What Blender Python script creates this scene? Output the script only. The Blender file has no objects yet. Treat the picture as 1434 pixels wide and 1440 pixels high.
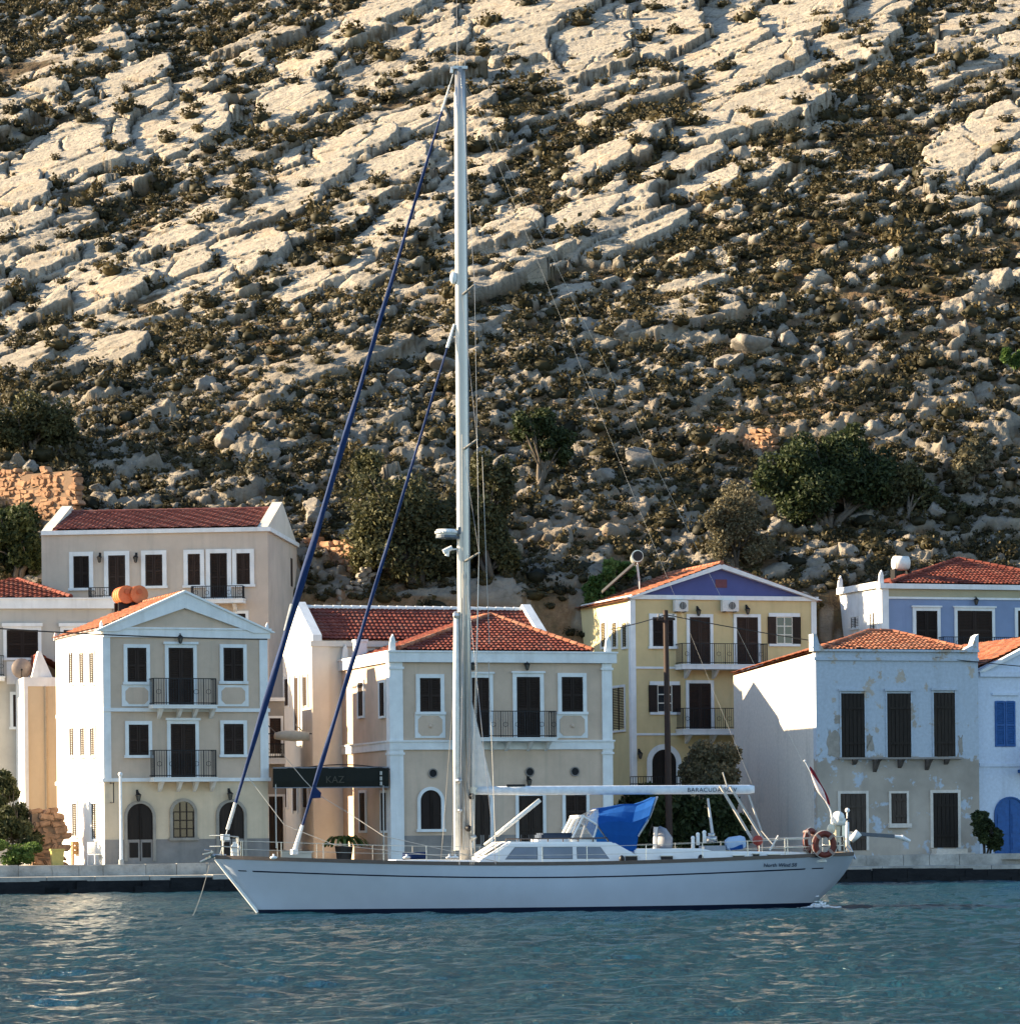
import bpy, bmesh, math, random
import numpy as np
from mathutils import Vector, Matrix
random.seed(7); RNG = np.random.default_rng(11)
R = math.radians; PI = math.pi
SC = bpy.context.scene; COL = SC.collection
# ------------------------------------------------------------------ camera model (photo 1434 x 1440)
FPX, CX, HY, CAMH, ROLL = 5000.0, 717.0, 1181.0, 2.0, R(0.6)
CR, SR = math.cos(ROLL), math.sin(ROLL)
CAM = Vector((0, 0, CAMH))
def ray(px, py):
    u, v = px - CX, py - HY
    return Vector(((u*CR - v*SR)/FPX, 1.0, -(v*CR + u*SR)/FPX))
def at(px, py, Y):
    return CAM + ray(px, py)*Y
class Frame:
    """a vertical frame of reference: local x along the front, y to the back, z up"""
    def __init__(s, O, a):
        s.O = Vector(O); s.a = a; s.M = Matrix.Rotation(-a, 3, 'Z'); s.C = s.M @ (CAM - s.O)
    def F(s, px, py, off=0.0):
        d = s.M @ ray(px, py); t = (off - s.C.y)/d.y; p = s.C + d*t
        return (p.x, p.z)
    def L(s, px, py, off=0.0):
        d = s.M @ ray(px, py); t = (off - s.C.x)/d.x; p = s.C + d*t
        return (p.y, p.z)
# ------------------------------------------------------------------ object helpers
def tag(o, label=None, cat=None, group=None, kind=None):
    if label: o['label'] = label
    if cat: o['category'] = cat
    if group: o['group'] = group
    if kind: o['kind'] = kind
    return o
def empty(name, loc=(0, 0, 0), rz=0.0):
    o = bpy.data.objects.new(name, None); COL.objects.link(o)
    o.location = loc; o.rotation_euler = (0, 0, rz); o.empty_display_size = .2
    return o
def obj(name, bm, m=None, parent=None, smooth=False, loc=None):
    me = bpy.data.meshes.new(name); bm.to_mesh(me); bm.free()
    if m: me.materials.append(m)
    if smooth:
        me.polygons.foreach_set('use_smooth', [True]*len(me.polygons))
    o = bpy.data.objects.new(name, me); COL.objects.link(o)
    if parent: o.parent = parent
    if loc: o.location = loc
    return o
def np_mesh(name, V, Fc, m=None, parent=None, smooth=False, attrs=None, link=True):
    """V (n,3); Fc list of int arrays (k,3) or (k,4)"""
    if isinstance(Fc, np.ndarray): Fc = [Fc]
    me = bpy.data.meshes.new(name)
    V = np.asarray(V, dtype=np.float32)
    me.vertices.add(len(V)); me.vertices.foreach_set('co', V.ravel())
    loops = np.concatenate([f.ravel() for f in Fc]).astype(np.int32)
    tot = np.concatenate([np.full(len(f), f.shape[1]) for f in Fc]).astype(np.int32)
    st = np.concatenate([[0], np.cumsum(tot)[:-1]]).astype(np.int32)
    me.loops.add(len(loops)); me.loops.foreach_set('vertex_index', loops)
    me.polygons.add(len(tot)); me.polygons.foreach_set('loop_start', st); me.polygons.foreach_set('loop_total', tot)
    if smooth: me.polygons.foreach_set('use_smooth', np.ones(len(tot), dtype=bool))
    me.update(calc_edges=True)
    for k, arr in (attrs or {}).items():
        at_ = me.attributes.new(k, 'FLOAT', 'POINT'); at_.data.foreach_set('value', np.asarray(arr, dtype=np.float32))
    me.validate()
    if m: me.materials.append(m)
    if not link: return me
    o = bpy.data.objects.new(name, me); COL.objects.link(o)
    if parent: o.parent = parent
    return o
def copy_tree(o, parent=None):
    c = o.copy(); COL.objects.link(c)
    if parent: c.parent = parent
    for ch in [q for q in bpy.data.objects if q.parent == o]: copy_tree(ch, c)
    return c
def B(): return bmesh.new()
def box(bm, x0, x1, y0, y1, z0, z1):
    if x1 < x0: x0, x1 = x1, x0
    if y1 < y0: y0, y1 = y1, y0
    if z1 < z0: z0, z1 = z1, z0
    v = [bm.verts.new((x, y, z)) for z in (z0, z1) for y in (y0, y1) for x in (x0, x1)]
    for f in ((0, 2, 3, 1), (4, 5, 7, 6), (0, 1, 5, 4), (2, 6, 7, 3), (0, 4, 6, 2), (1, 3, 7, 5)):
        bm.faces.new([v[i] for i in f])
def obox(bm, c, dx, dy, dz):
    """box from centre and three half-axis vectors"""
    c, dx, dy, dz = Vector(c), Vector(dx), Vector(dy), Vector(dz)
    v = [bm.verts.new(c + i*dx + j*dy + k*dz) for k in (-1, 1) for j in (-1, 1) for i in (-1, 1)]
    for f in ((0, 2, 3, 1), (4, 5, 7, 6), (0, 1, 5, 4), (2, 6, 7, 3), (0, 4, 6, 2), (1, 3, 7, 5)):
        bm.faces.new([v[i] for i in f])
def prism_xz(bm, pts, y0, y1):
    """extrude a polygon given in (x, z) between y0 (front) and y1"""
    a = [bm.verts.new((x, y0, z)) for x, z in pts]; b = [bm.verts.new((x, y1, z)) for x, z in pts]
    n = len(pts)
    f1 = bm.faces.new(a); f2 = bm.faces.new(list(reversed(b)))
    for i in range(n):
        bm.faces.new([a[i], b[i], b[(i+1) % n], a[(i+1) % n]])
    bmesh.ops.recalc_face_normals(bm, faces=bm.faces[:])
def prism_yz(bm, pts, x0, x1):
    a = [bm.verts.new((x0, y, z)) for y, z in pts]; b = [bm.verts.new((x1, y, z)) for y, z in pts]
    n = len(pts)
    bm.faces.new(a); bm.faces.new(list(reversed(b)))
    for i in range(n):
        bm.faces.new([a[i], b[i], b[(i+1) % n], a[(i+1) % n]])
    bmesh.ops.recalc_face_normals(bm, faces=bm.faces[:])
def tube(bm, pts, rad, seg=8, cap=True, oval=None):
    """tube along points; rad number or list"""
    pts = [Vector(p) for p in pts]; n = len(pts)
    if not isinstance(rad, (list, tuple)): rad = [rad]*n
    rings = []; prev = None
    for i, p in enumerate(pts):
        d = (pts[min(i+1, n-1)] - pts[max(i-1, 0)])
        if d.length < 1e-9: d = Vector((0, 0, 1))
        d.normalize()
        if prev is None:
            ref = Vector((0, 1, 0)) if abs(d.y) < .9 else Vector((1, 0, 0))
        else: ref = prev
        s = (ref - d*ref.dot(d)).normalized(); prev = s; t = d.cross(s)
        ox, oy = oval or (1, 1)
        rings.append([bm.verts.new(p + (s*math.cos(2*PI*k/seg)*ox + t*math.sin(2*PI*k/seg)*oy)*rad[i]) for k in range(seg)])
    for a, b in zip(rings, rings[1:]):
        for k in range(seg):
            bm.faces.new([a[k], a[(k+1) % seg], b[(k+1) % seg], b[k]])
    if cap and seg > 2:
        bm.faces.new(list(reversed(rings[0]))); bm.faces.new(rings[-1])
def ball(bm, c, r, seg=10, rings=7, sc=(1, 1, 1)):
    m = Matrix.Translation(c) @ Matrix.Diagonal((sc[0]*r, sc[1]*r, sc[2]*r, 1))
    bmesh.ops.create_uvsphere(bm, u_segments=seg, v_segments=rings, radius=1, matrix=m)
def cyl(bm, c, r, h, seg=16, axis='Z', r2=None):
    m = Matrix.Translation(c)
    if axis == 'X': m = m @ Matrix.Rotation(PI/2, 4, 'Y')
    if axis == 'Y': m = m @ Matrix.Rotation(PI/2, 4, 'X')
    bmesh.ops.create_cone(bm, cap_ends=True, segments=seg, radius1=r, radius2=r if r2 is None else r2, depth=h, matrix=m)
def sheet(bm, pts3):
    return bm.faces.new([bm.verts.new(p) for p in pts3])
# ------------------------------------------------------------------ materials
MATS = {}
def nt(name):
    m = bpy.data.materials.new(name); m.use_nodes = True; t = m.node_tree
    return m, t, t.nodes, t.links, t.nodes['Principled BSDF']
def node(t, typ, **kw):
    n = t.nodes.new(typ)
    for k, v in kw.items():
        if k in n.inputs: n.inputs[k].default_value = v
        else: setattr(n, k, v)
    return n
def ramp(t, fac, stops):
    n = t.nodes.new('ShaderNodeValToRGB'); e = n.color_ramp.elements
    while len(e) < len(stops): e.new(.5)
    for i, (p, c) in enumerate(stops):
        e[i].position = p; e[i].color = (*c, 1) if len(c) == 3 else c
    t.links.new(fac, n.inputs['Fac']); return n.outputs['Color']
def mixc(t, fac, a, b, mode='MIX'):
    n = t.nodes.new('ShaderNodeMix'); n.data_type = 'RGBA'; n.blend_type = mode
    for sock, v in ((n.inputs[0], fac), (n.inputs[6], a), (n.inputs[7], b)):
        if hasattr(v, 'links'): t.links.new(v, sock)
        elif isinstance(v, (int, float)): sock.default_value = v
        else: sock.default_value = (*v, 1)
    return n.outputs[2]
def coords(t, scale=(1, 1, 1), kind='Object', rot=(0, 0, 0)):
    c = t.nodes.new('ShaderNodeTexCoord'); m = t.nodes.new('ShaderNodeMapping')
    m.inputs['Scale'].default_value = scale; m.inputs['Rotation'].default_value = rot
    t.links.new(c.outputs[kind], m.inputs['Vector']); return m.outputs['Vector']
def noise(t, vec, scale, detail=4, rough=.6, dist=0):
    n = t.nodes.new('ShaderNodeTexNoise'); n.inputs['Scale'].default_value = scale
    n.inputs['Detail'].default_value = detail; n.inputs['Roughness'].default_value = rough; n.inputs['Distortion'].default_value = dist
    if vec is not None: t.links.new(vec, n.inputs['Vector'])
    return n.outputs['Fac']
def bump(t, h, strength, dist=.02):
    n = t.nodes.new('ShaderNodeBump'); n.inputs['Strength'].default_value = strength; n.inputs['Distance'].default_value = dist
    t.links.new(h, n.inputs['Height']); return n.outputs['Normal']
def plain(name, col, rough=.6, metal=0.0, var=.12, scale=6.0, bmp=.15, spec=.3):
    """a plain surface with a little mottling and bump"""
    if name in MATS: return MATS[name]
    m, t, N, L, P = nt(name); v = coords(t)
    f = noise(t, v, scale, 5)
    c = ramp(t, f, [(.3, [x*(1-var) for x in col]), (.7, [min(1, x*(1+var)) for x in col])])
    L.new(c, P.inputs['Base Color']); P.inputs['Roughness'].default_value = rough; P.inputs['Metallic'].default_value = metal
    P.inputs['Specular IOR Level'].default_value = spec
    if bmp: L.new(bump(t, noise(t, v, scale*6, 3), bmp, .01), P.inputs['Normal'])
    MATS[name] = m; return m
def stucco(name, col, stain=(.3, .27, .22), amt=.25, scale=.8, streak=.25):
    """painted render: broad mottling, rain streaks, small pits"""
    if name in MATS: return MATS[name]
    m, t, N, L, P = nt(name); v = coords(t)
    f = noise(t, v, scale, 6, .65)
    c = ramp(t, f, [(.3, [x*(1-.8*amt) for x in col]), (.68, [min(.9, x*(1+.25*amt)) for x in col])])
    vs = coords(t, (2.2, 2.2, .18)); s = noise(t, vs, 1.2, 5, .6)
    sf = t.nodes.new('ShaderNodeMapRange'); sf.inputs[1].default_value = .52; sf.inputs[2].default_value = .76; sf.inputs[4].default_value = min(.6, streak*1.8)
    L.new(s, sf.inputs[0])
    c = mixc(t, sf.outputs[0], c, stain)
    L.new(c, P.inputs['Base Color']); P.inputs['Roughness'].default_value = .88; P.inputs['Specular IOR Level'].default_value = .15
    L.new(bump(t, noise(t, v, 18, 4), .25, .012), P.inputs['Normal'])
    MATS[name] = m; return m
def peeling(name, base, under, thr, zsplit=None, under2=None, scale=.9):
    """old paint flaking off grey render; below zsplit mostly bare"""
    if name in MATS: return MATS[name]
    m, t, N, L, P = nt(name); v = coords(t)
    n1 = noise(t, v, scale, 8, .68); n2 = noise(t, v, .35, 5, .6); n3 = noise(t, v, 7, 4)
    cb = ramp(t, n3, [(.3, [x*.82 for x in base]), (.7, base)])
    cu = ramp(t, n2, [(.35, under), (.65, under2 or [x*1.3 for x in under])])
    add = t.nodes.new('ShaderNodeMath'); add.operation = 'ADD'; L.new(n1, add.inputs[0])
    if zsplit is not None:
        sep = t.nodes.new('ShaderNodeSeparateXYZ'); L.new(v, sep.inputs[0])
        mr = t.nodes.new('ShaderNodeMapRange'); mr.inputs[1].default_value = zsplit+.25; mr.inputs[2].default_value = zsplit-.25
        mr.inputs[3].default_value = 0.0; mr.inputs[4].default_value = .135; L.new(sep.outputs[2], mr.inputs[0]); L.new(mr.outputs[0], add.inputs[1])
    else: add.inputs[1].default_value = 0
    th = t.nodes.new('ShaderNodeMapRange'); th.inputs[1].default_value = thr; th.inputs[2].default_value = thr+.03; L.new(add.outputs[0], th.inputs[0])
    c = mixc(t, th.outputs[0], cb, cu)
    vs = coords(t, (1.3, 1.3, .16)); s = noise(t, vs, 1.1, 6, .6)
    sf = t.nodes.new('ShaderNodeMapRange'); sf.inputs[1].default_value = .55; sf.inputs[2].default_value = .85; sf.inputs[4].default_value = .4
    L.new(s, sf.inputs[0]); c = mixc(t, sf.outputs[0], c, (.16, .15, .14))
    L.new(c, P.inputs['Base Color']); P.inputs['Roughness'].default_value = .9; P.inputs['Specular IOR Level'].default_value = .15
    L.new(bump(t, n1, .5, .03), P.inputs['Normal'])
    MATS[name] = m; return m
def tiles(name, c1, c2, c3):
    if name in MATS: return MATS[name]
    m, t, N, L, P = nt(name); v = coords(t, (1, 1, 1))
    vo = t.nodes.new('ShaderNodeTexVoronoi'); vo.inputs['Scale'].default_value = 3.2; L.new(v, vo.inputs['Vector'])
    sep = t.nodes.new('ShaderNodeSeparateColor'); L.new(vo.outputs['Color'], sep.inputs[0])
    c = ramp(t, sep.outputs[0], [(.1, c1), (.55, c2), (.95, c3)])
    f = noise(t, v, 1.1, 5, .65); c = mixc(t, ramp(t, f, [(.5, (0, 0, 0)), (.75, (.6, .6, .6))]), c, (.16, .11, .085))
    L.new(c, P.inputs['Base Color']); P.inputs['Roughness'].default_value = .85; P.inputs['Specular IOR Level'].default_value = .2
    L.new(bump(t, noise(t, v, 25, 3), .3, .01), P.inputs['Normal'])
    MATS[name] = m; return m
def wood(name, c1, c2, rough=.7):
    if name in MATS: return MATS[name]
    m, t, N, L, P = nt(name); v = coords(t, (9, 9, .7))
    f = noise(t, v, 2.2, 6, .7, .5); oi = t.nodes.new('ShaderNodeObjectInfo'); mr = t.nodes.new('ShaderNodeMapRange'); mr.inputs[3].default_value = .55; mr.inputs[4].default_value = 1.7; L.new(oi.outputs['Random'], mr.inputs[0])
    vm = t.nodes.new('ShaderNodeVectorMath'); vm.operation = 'SCALE'; L.new(ramp(t, f, [(.3, c1), (.7, c2)]), vm.inputs[0]); L.new(mr.outputs[0], vm.inputs['Scale']); L.new(vm.outputs[0], P.inputs['Base Color'])
    P.inputs['Roughness'].default_value = rough; P.inputs['Specular IOR Level'].default_value = .25
    L.new(bump(t, f, .4, .01), P.inputs['Normal']); MATS[name] = m; return m
def glassm(name, col, rough=.05):
    if name in MATS: return MATS[name]
    m, t, N, L, P = nt(name); v = coords(t); f = noise(t, v, .9, 3)
    L.new(ramp(t, f, [(.3, [x*.7 for x in col]), (.7, col)]), P.inputs['Base Color'])
    P.inputs['Roughness'].default_value = rough; P.inputs['Specular IOR Level'].default_value = .6
    MATS[name] = m; return m
def leafm(name, dark, mid, light, transl=.35):
    if name in MATS: return MATS[name]
    m, t, N, L, P = nt(name)
    a = t.nodes.new('ShaderNodeAttribute'); a.attribute_name = 'tone'
    c = ramp(t, a.outputs['Fac'], [(.05, dark), (.5, mid), (.95, light)])
    L.new(c, P.inputs['Base Color']); P.inputs['Roughness'].default_value = .65; P.inputs['Specular IOR Level'].default_value = .2
    tr = t.nodes.new('ShaderNodeBsdfTranslucent'); L.new(c, tr.inputs['Color'])
    mx = t.nodes.new('ShaderNodeMixShader'); mx.inputs[0].default_value = transl
    L.new(P.outputs[0], mx.inputs[1]); L.new(tr.outputs[0], mx.inputs[2]); L.new(mx.outputs[0], t.nodes['Material Output'].inputs['Surface'])
    MATS[name] = m; return m
def clearm(name, col, see=.55, rough=.08):
    """clear glazing one can partly see through"""
    if name in MATS: return MATS[name]
    m, t, N, L, P = nt(name); P.inputs['Base Color'].default_value = (*col, 1); P.inputs['Roughness'].default_value = rough; P.inputs['Specular IOR Level'].default_value = .6
    v = coords(t); f = noise(t, v, 3, 3); tr = t.nodes.new('ShaderNodeBsdfTransparent'); mx = t.nodes.new('ShaderNodeMixShader')
    mr = t.nodes.new('ShaderNodeMapRange'); mr.inputs[3].default_value = see-.12; mr.inputs[4].default_value = see+.12; L.new(f, mr.inputs[0]); L.new(mr.outputs[0], mx.inputs[0])
    L.new(P.outputs[0], mx.inputs[1]); L.new(tr.outputs[0], mx.inputs[2]); L.new(mx.outputs[0], t.nodes['Material Output'].inputs['Surface'])
    MATS[name] = m; return m
def fabric(name, col, transl=.3):
    if name in MATS: return MATS[name]
    m, t, N, L, P = nt(name); v = coords(t); f = noise(t, v, 5, 4)
    c = ramp(t, f, [(.3, [x*.85 for x in col]), (.7, col)]); L.new(c, P.inputs['Base Color']); P.inputs['Roughness'].default_value = .75
    P.inputs['Specular IOR Level'].default_value = .2
    L.new(bump(t, noise(t, v, 4, 3), .5, .03), P.inputs['Normal'])
    tr = t.nodes.new('ShaderNodeBsdfTranslucent'); L.new(c, tr.inputs['Color'])
    mx = t.nodes.new('ShaderNodeMixShader'); mx.inputs[0].default_value = transl
    L.new(P.outputs[0], mx.inputs[1]); L.new(tr.outputs[0], mx.inputs[2]); L.new(mx.outputs[0], t.nodes['Material Output'].inputs['Surface'])
    MATS[name] = m; return m
WHITE = lambda: stucco('white_trim', (.74, .74, .72), (.4, .38, .34), .18, 1.5, .2)
# ------------------------------------------------------------------ numpy noise
def vnoise(x, y, seed):
    r = np.random.default_rng(seed); T = r.random((256, 256)).astype(np.float32)
    xi = np.floor(x).astype(int); yi = np.floor(y).astype(int); fx = (x-xi).astype(np.float32); fy = (y-yi).astype(np.float32)
    fx = fx*fx*(3-2*fx); fy = fy*fy*(3-2*fy)
    a = T[xi % 256, yi % 256]; b = T[(xi+1) % 256, yi % 256]; c = T[xi % 256, (yi+1) % 256]; d = T[(xi+1) % 256, (yi+1) % 256]
    return (a*(1-fx)+b*fx)*(1-fy) + (c*(1-fx)+d*fx)*fy
def fbm(x, y, seed, octv=4, gain=.5):
    s = 0; a = 1; tot = 0
    for o in range(octv):
        s = s + a*vnoise(x*2**o + 17.3*o, y*2**o - 9.1*o, seed+o); tot += a; a *= gain
    return s/tot
def voronoi(x, y, seed):
    """returns cell id hash tables' indices, dx, dy to nearest point, F2-F1"""
    r = np.random.default_rng(seed); J = r.random((128, 128, 2)).astype(np.float32)
    xi = np.floor(x).astype(int); yi = np.floor(y).astype(int)
    d1 = np.full(x.shape, 9e9, np.float32); d2 = d1.copy(); bx = np.zeros(x.shape, np.float32); by = bx.copy(); ci = np.zeros(x.shape, int); cj = ci.copy()
    for i in (-1, 0, 1):
        for j in (-1, 0, 1):
            cx, cy = xi+i, yi+j; q = J[cx % 128, cy % 128]
            dx = (x - (cx + .08+.84*q[..., 0])).astype(np.float32); dy = (y - (cy + .08+.84*q[..., 1])).astype(np.float32); d = dx*dx+dy*dy
            n = d < d1
            d2 = np.where(n, d1, np.minimum(d2, d)); d1 = np.where(n, d, d1)
            bx = np.where(n, dx, bx); by = np.where(n, dy, by); ci = np.where(n, cx, ci); cj = np.where(n, cy, cj)
    return ci, cj, bx, by, np.sqrt(d2)-np.sqrt(d1), np.sqrt(d1)
def crand(ci, cj, seed):
    T = np.random.default_rng(seed).random((128, 128)).astype(np.float32)
    return T[ci % 128, cj % 128]
def sstep(a, b, x):
    t = np.clip((x-a)/(b-a), 0, 1); return t*t*(3-2*t)
# ------------------------------------------------------------------ camera, sky, sun
SUN_AZ = R(171)      # direction towards the sun, angle from +X
SUN_EL = R(20)
def setup():
    cam = bpy.data.cameras.new('camera'); co = bpy.data.objects.new('camera', cam); COL.objects.link(co)
    cam.sensor_fit = 'AUTO'; cam.sensor_width = 36; cam.lens = 36*FPX/1440; cam.shift_y = (HY-720)/1440
    cam.clip_start = .5; cam.clip_end = 6000
    m = Matrix(((CR, SR, 0, 0), (0, 0, -1, 0), (-SR, CR, 0, CAMH), (0, 0, 0, 1)))
    co.matrix_world = m; SC.camera = co
    w = bpy.data.worlds.new('World'); SC.world = w; w.use_nodes = True; t = w.node_tree
    sky = t.nodes.new('ShaderNodeTexSky'); sky.sky_type = 'NISHITA'; sky.sun_disc = False
    sky.sun_elevation = SUN_EL; sky.sun_rotation = R(90) - SUN_AZ; sky.altitude = 0; sky.air_density = 1; sky.dust_density = .3; sky.ozone_density = 2.0
    bg = t.nodes['Background']; bg.inputs['Strength'].default_value = .082; t.links.new(sky.outputs[0], bg.inputs[0])
    ld = bpy.data.lights.new('sun', 'SUN'); ld.energy = 5.0; ld.angle = R(.5); ld.color = (1, .80, .53)
    lo = bpy.data.objects.new('sun', ld); COL.objects.link(lo)
    s = Vector((math.cos(SUN_AZ)*math.cos(SUN_EL), math.sin(SUN_AZ)*math.cos(SUN_EL), math.sin(SUN_EL)))
    lo.rotation_euler = s.to_track_quat('Z', 'Y').to_euler(); lo.location = (-60, 60, 60)
    SC.view_settings.view_transform = 'Standard'; SC.view_settings.look = 'None'; SC.view_settings.gamma = 1
    SC.view_settings.exposure = 2.05
setup()
# ------------------------------------------------------------------ hillside
TH = math.atan(.62); NRM = np.array([0, -math.sin(TH), math.cos(TH)], np.float32)
def base_z(x, y):
    """broad shape of the land: flat quay strip, a bank behind the first houses, then the long slope"""
    y = y - .06*x
    z = np.where(y < 176, .9, 0) + np.where((y >= 176) & (y < 179), .9 + (y-176)*4.4, 0) + np.where(y >= 179, 14.1 + .62*(y-179), 0) + .15*np.clip(x, -70, 70)*sstep(180, 218, y)
    return z
def dens_map(px, py):
    """where bare slabs crop out, looking at the hill from the sea"""
    def blob(cx, cy, rx, ry, ang=0):
        c, s = math.cos(R(ang)), math.sin(R(ang)); u = (px-cx)*c - (py-cy)*s; v = (px-cx)*s + (py-cy)*c
        return np.exp(-((u/rx)**2+(v/ry)**2))
    big = .95*blob(330, 200, 330, 110, 14) + .9*blob(230, 330, 300, 90, 10) + .8*blob(560, 250, 180, 130, 20) + 1.1*blob(830, 60, 200, 75, -4) \
        + 1.0*blob(1040, 110, 210, 70, 22) + .9*blob(1400, 60, 110, 50, 20) + .95*blob(1400, 215, 110, 60, 28) + .75*blob(900, 300, 200, 40, 20) \
        + .55*blob(200, 430, 240, 60, 12) + .5*blob(640, 90, 120, 60, 10) + .45*blob(700, 340, 120, 60, 20) + .5*blob(60, 190, 120, 60, 12) + .5*blob(60, 480, 90, 50, 10)
    big = big - .5*blob(120, 40, 170, 60, 0) - .25*blob(1150, 330, 200, 60) - .35*blob(780, 200, 110, 60, -30)
    low = sstep(330, 560, py)
    return np.clip(big + .1, 0, 1), low
SLABS = [(95, 95, 170, 30, 12), (55, 140, 120, 22, 10), (200, 122, 115, 30, 18), (168, 166, 150, 24, 15), (118, 200, 140, 28, 18), (108, 236, 145, 46, 12), (195, 216, 52, 66, 60), (266, 190, 112, 56, 15),
    (415, 158, 108, 48, 18), (440, 105, 76, 38, 16), (352, 104, 76, 28, 25), (530, 32, 150, 32, 14), (588, 186, 118, 34, 12), (500, 218, 120, 30, 15), (545, 252, 170, 36, 15), (440, 262, 110, 26, 14), (300, 322, 150, 32, 12),
    (400, 300, 110, 26, 13), (572, 322, 118, 38, 18), (365, 366, 118, 38, 10), (40, 330, 95, 26, 12), (30, 284, 90, 40, 12), (155, 284, 100, 24, 12), (232, 395, 130, 28, 12), (156, 424, 115, 40, 15), (275, 420, 150, 28, 18),
    (150, 505, 105, 30, 8), (40, 520, 110, 24, 14), (450, 408, 160, 20, 15), (240, 350, 110, 24, 12), (70, 380, 110, 24, 12), (640, 60, 80, 40, 15), (690, 30, 70, 36, 10),
    (785, 34, 200, 104, 4), (850, 66, 105, 64, 20), (950, 52, 112, 86, 26), (1048, 22, 100, 50, 25), (1135, 38, 165, 54, 18), (1024, 84, 140, 34, 22), (1060, 108, 150, 38, 18), (1212, 68, 118, 30, 15), (1060, 174, 205, 52, 14),
    (1388, 44, 130, 40, 12), (1405, 90, 100, 34, 18), (1368, 214, 160, 54, 24), (1412, 246, 100, 30, 22), (848, 238, 88, 28, 20), (965, 240, 115, 18, 18), (828, 312, 128, 34, 20), (1000, 272, 100, 20, 15), (900, 345, 150, 22, 16), (720, 330, 90, 26, 18), (660, 270, 80, 24, 18), (1250, 20, 90, 30, 15)]
def clearing(px, py):
    """dry straw coloured clearings low on the right"""
    return np.clip(np.exp(-(((px-1020)/190)**2+((py-610)/45)**2)) + np.exp(-(((px-840)/140)**2+((py-735)/40)**2)) + .8*np.exp(-(((px-1330)/120)**2+((py-590)/50)**2)), 0, 1)
def hill():
    xs = np.concatenate([[-600, -300, -160, -100, -70], np.linspace(-52, 52, 880), [70, 100, 160, 300, 600]]).astype(np.float32)
    ys = np.concatenate([[158, 162], np.linspace(165, 284, 960), [288, 292, 300, 340, 400, 440, 520]]).astype(np.float32)
    X, Y = np.meshgrid(xs, ys, indexing='xy')
    Z = base_z(X, np.minimum(Y, 420)).astype(np.float32)
    big_u = fbm(X*.035+5, Y*.035, 3, 3)-.5
    Z = Z + 3.0*big_u*sstep(178, 200, Y)
    PX = CX + X*FPX/Y; PY = HY - (Z-CAMH)*FPX/Y - (PXo(X, Y))*SR
    big, low = dens_map(PX, PY)
    S = (Y-176)/math.cos(TH)
    phi = R(7)
    P = X*math.cos(phi)+S*math.sin(phi); Q = -X*math.sin(phi)+S*math.cos(phi)
    wx = fbm(X*.25, S*.25, 21, 3)-.5; wy = fbm(X*.25+40, S*.25, 22, 3)-.5
    rough = fbm(X*1.1, S*1.1, 31, 5, .55); fine = fbm(X*4, S*4, 32, 3)
    bed = fbm(P*.45+3, Q*2.6, 35, 3)
    soil = .12 + 1.1*(fbm(X*.16, S*.16, 40, 4)-.5) + .25*(fine-.5)
    rock = np.full(X.shape, -9, np.float32); tone = np.zeros(X.shape, np.float32); crev = np.ones(X.shape, np.float32); bare = np.zeros(X.shape, np.float32)
    bi, bj, b1_, b2_, be, bd_ = voronoi(P/.75 + .5*wx, Q/.42 + .5*wy, 171)
    blk = .11*(crand(bi, bj, 172)-.5) - .05*(1-sstep(0, .09, be)) + .07*b1_*(crand(bi, bj, 173)-.3)
    def slabs(Lp, Lq, seed, dens, off0, offv, tilt, thick, ew, jag):
        nonlocal rock, tone
        ci, cj, dx, dy, e, d = voronoi(P/Lp + jag*wx + .11*(rough-.5), Q/Lq + jag*wy + .11*(fine-.5), seed)
        pres = crand(ci, cj, seed+1) < dens
        xw = dx*Lp*math.cos(phi) - dy*Lq*math.sin(phi); sw = dx*Lp*math.sin(phi) + dy*Lq*math.cos(phi)
        h = off0 + offv*(crand(ci, cj, seed+2)-.5) + tilt*xw*(.6+.8*crand(ci, cj, seed+3)) + .16*(crand(ci, cj, seed+4)-.7)*sw
        # bedding ledges: a few flat steps across the slab
        st = .28; hq = np.floor(h/st)*st + st*sstep(.55, .95, h/st-np.floor(h/st)); h = .55*h + .45*hq
        h = h - thick*(1-sstep(0, ew, e))*(.3+.7*sstep(.35, .6, rough)) + .12*(rough-.5) + .05*(fine-.5) + .30*(bed-.5) + blk
        h = np.where(pres, h, -9); up = h > rock; tone = np.where(up, crand(ci, cj, seed+5), tone); crev[:] = np.where(up, sstep(.0, .07, e), crev); rock = np.maximum(rock, h)
    def lumps(L, seed, dens, hh, asp=1.0):
        nonlocal rock, tone
        ci, cj, dx, dy, e, d = voronoi(P/(L*asp) + .35*wx + .2*(rough-.5), Q/L + .35*wy + .2*(fine-.5), seed)
        pres = crand(ci, cj, seed+1) < dens
        xw = dx*L*asp*math.cos(phi) - dy*L*math.sin(phi); sw = dx*L*asp*math.sin(phi) + dy*L*math.cos(phi)
        top = hh*L*(.3+.8*crand(ci, cj, seed+3)) + (.08+.34*crand(ci, cj, seed+4))*xw + .4*(crand(ci, cj, seed+6)-.6)*sw
        w = .10+.30*crand(ci, cj, seed+2)
        h = soil + top*sstep(0, w, e-.06) - .5*L*(1-sstep(.02, .12, e)) + .34*L*(rough-.5) + .10*L*(fine-.5) + .8*blk
        h = np.where(pres, h, -9); up = h > rock; tone = np.where(up, crand(ci, cj, seed+5), tone); crev[:] = np.where(up, sstep(.03, .12, e), crev); rock = np.maximum(rock, h)
    slabs(8.5, 3.6, 101, np.clip(big*1.45-.08, 0, 1), .55, .6, .13, .8, .06, .5)
    slabs(3.8, 1.7, 111, np.clip(big*1.0+.12*(1-low), 0, 1), .12, .7, .19, .55, .12, .5)
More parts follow.
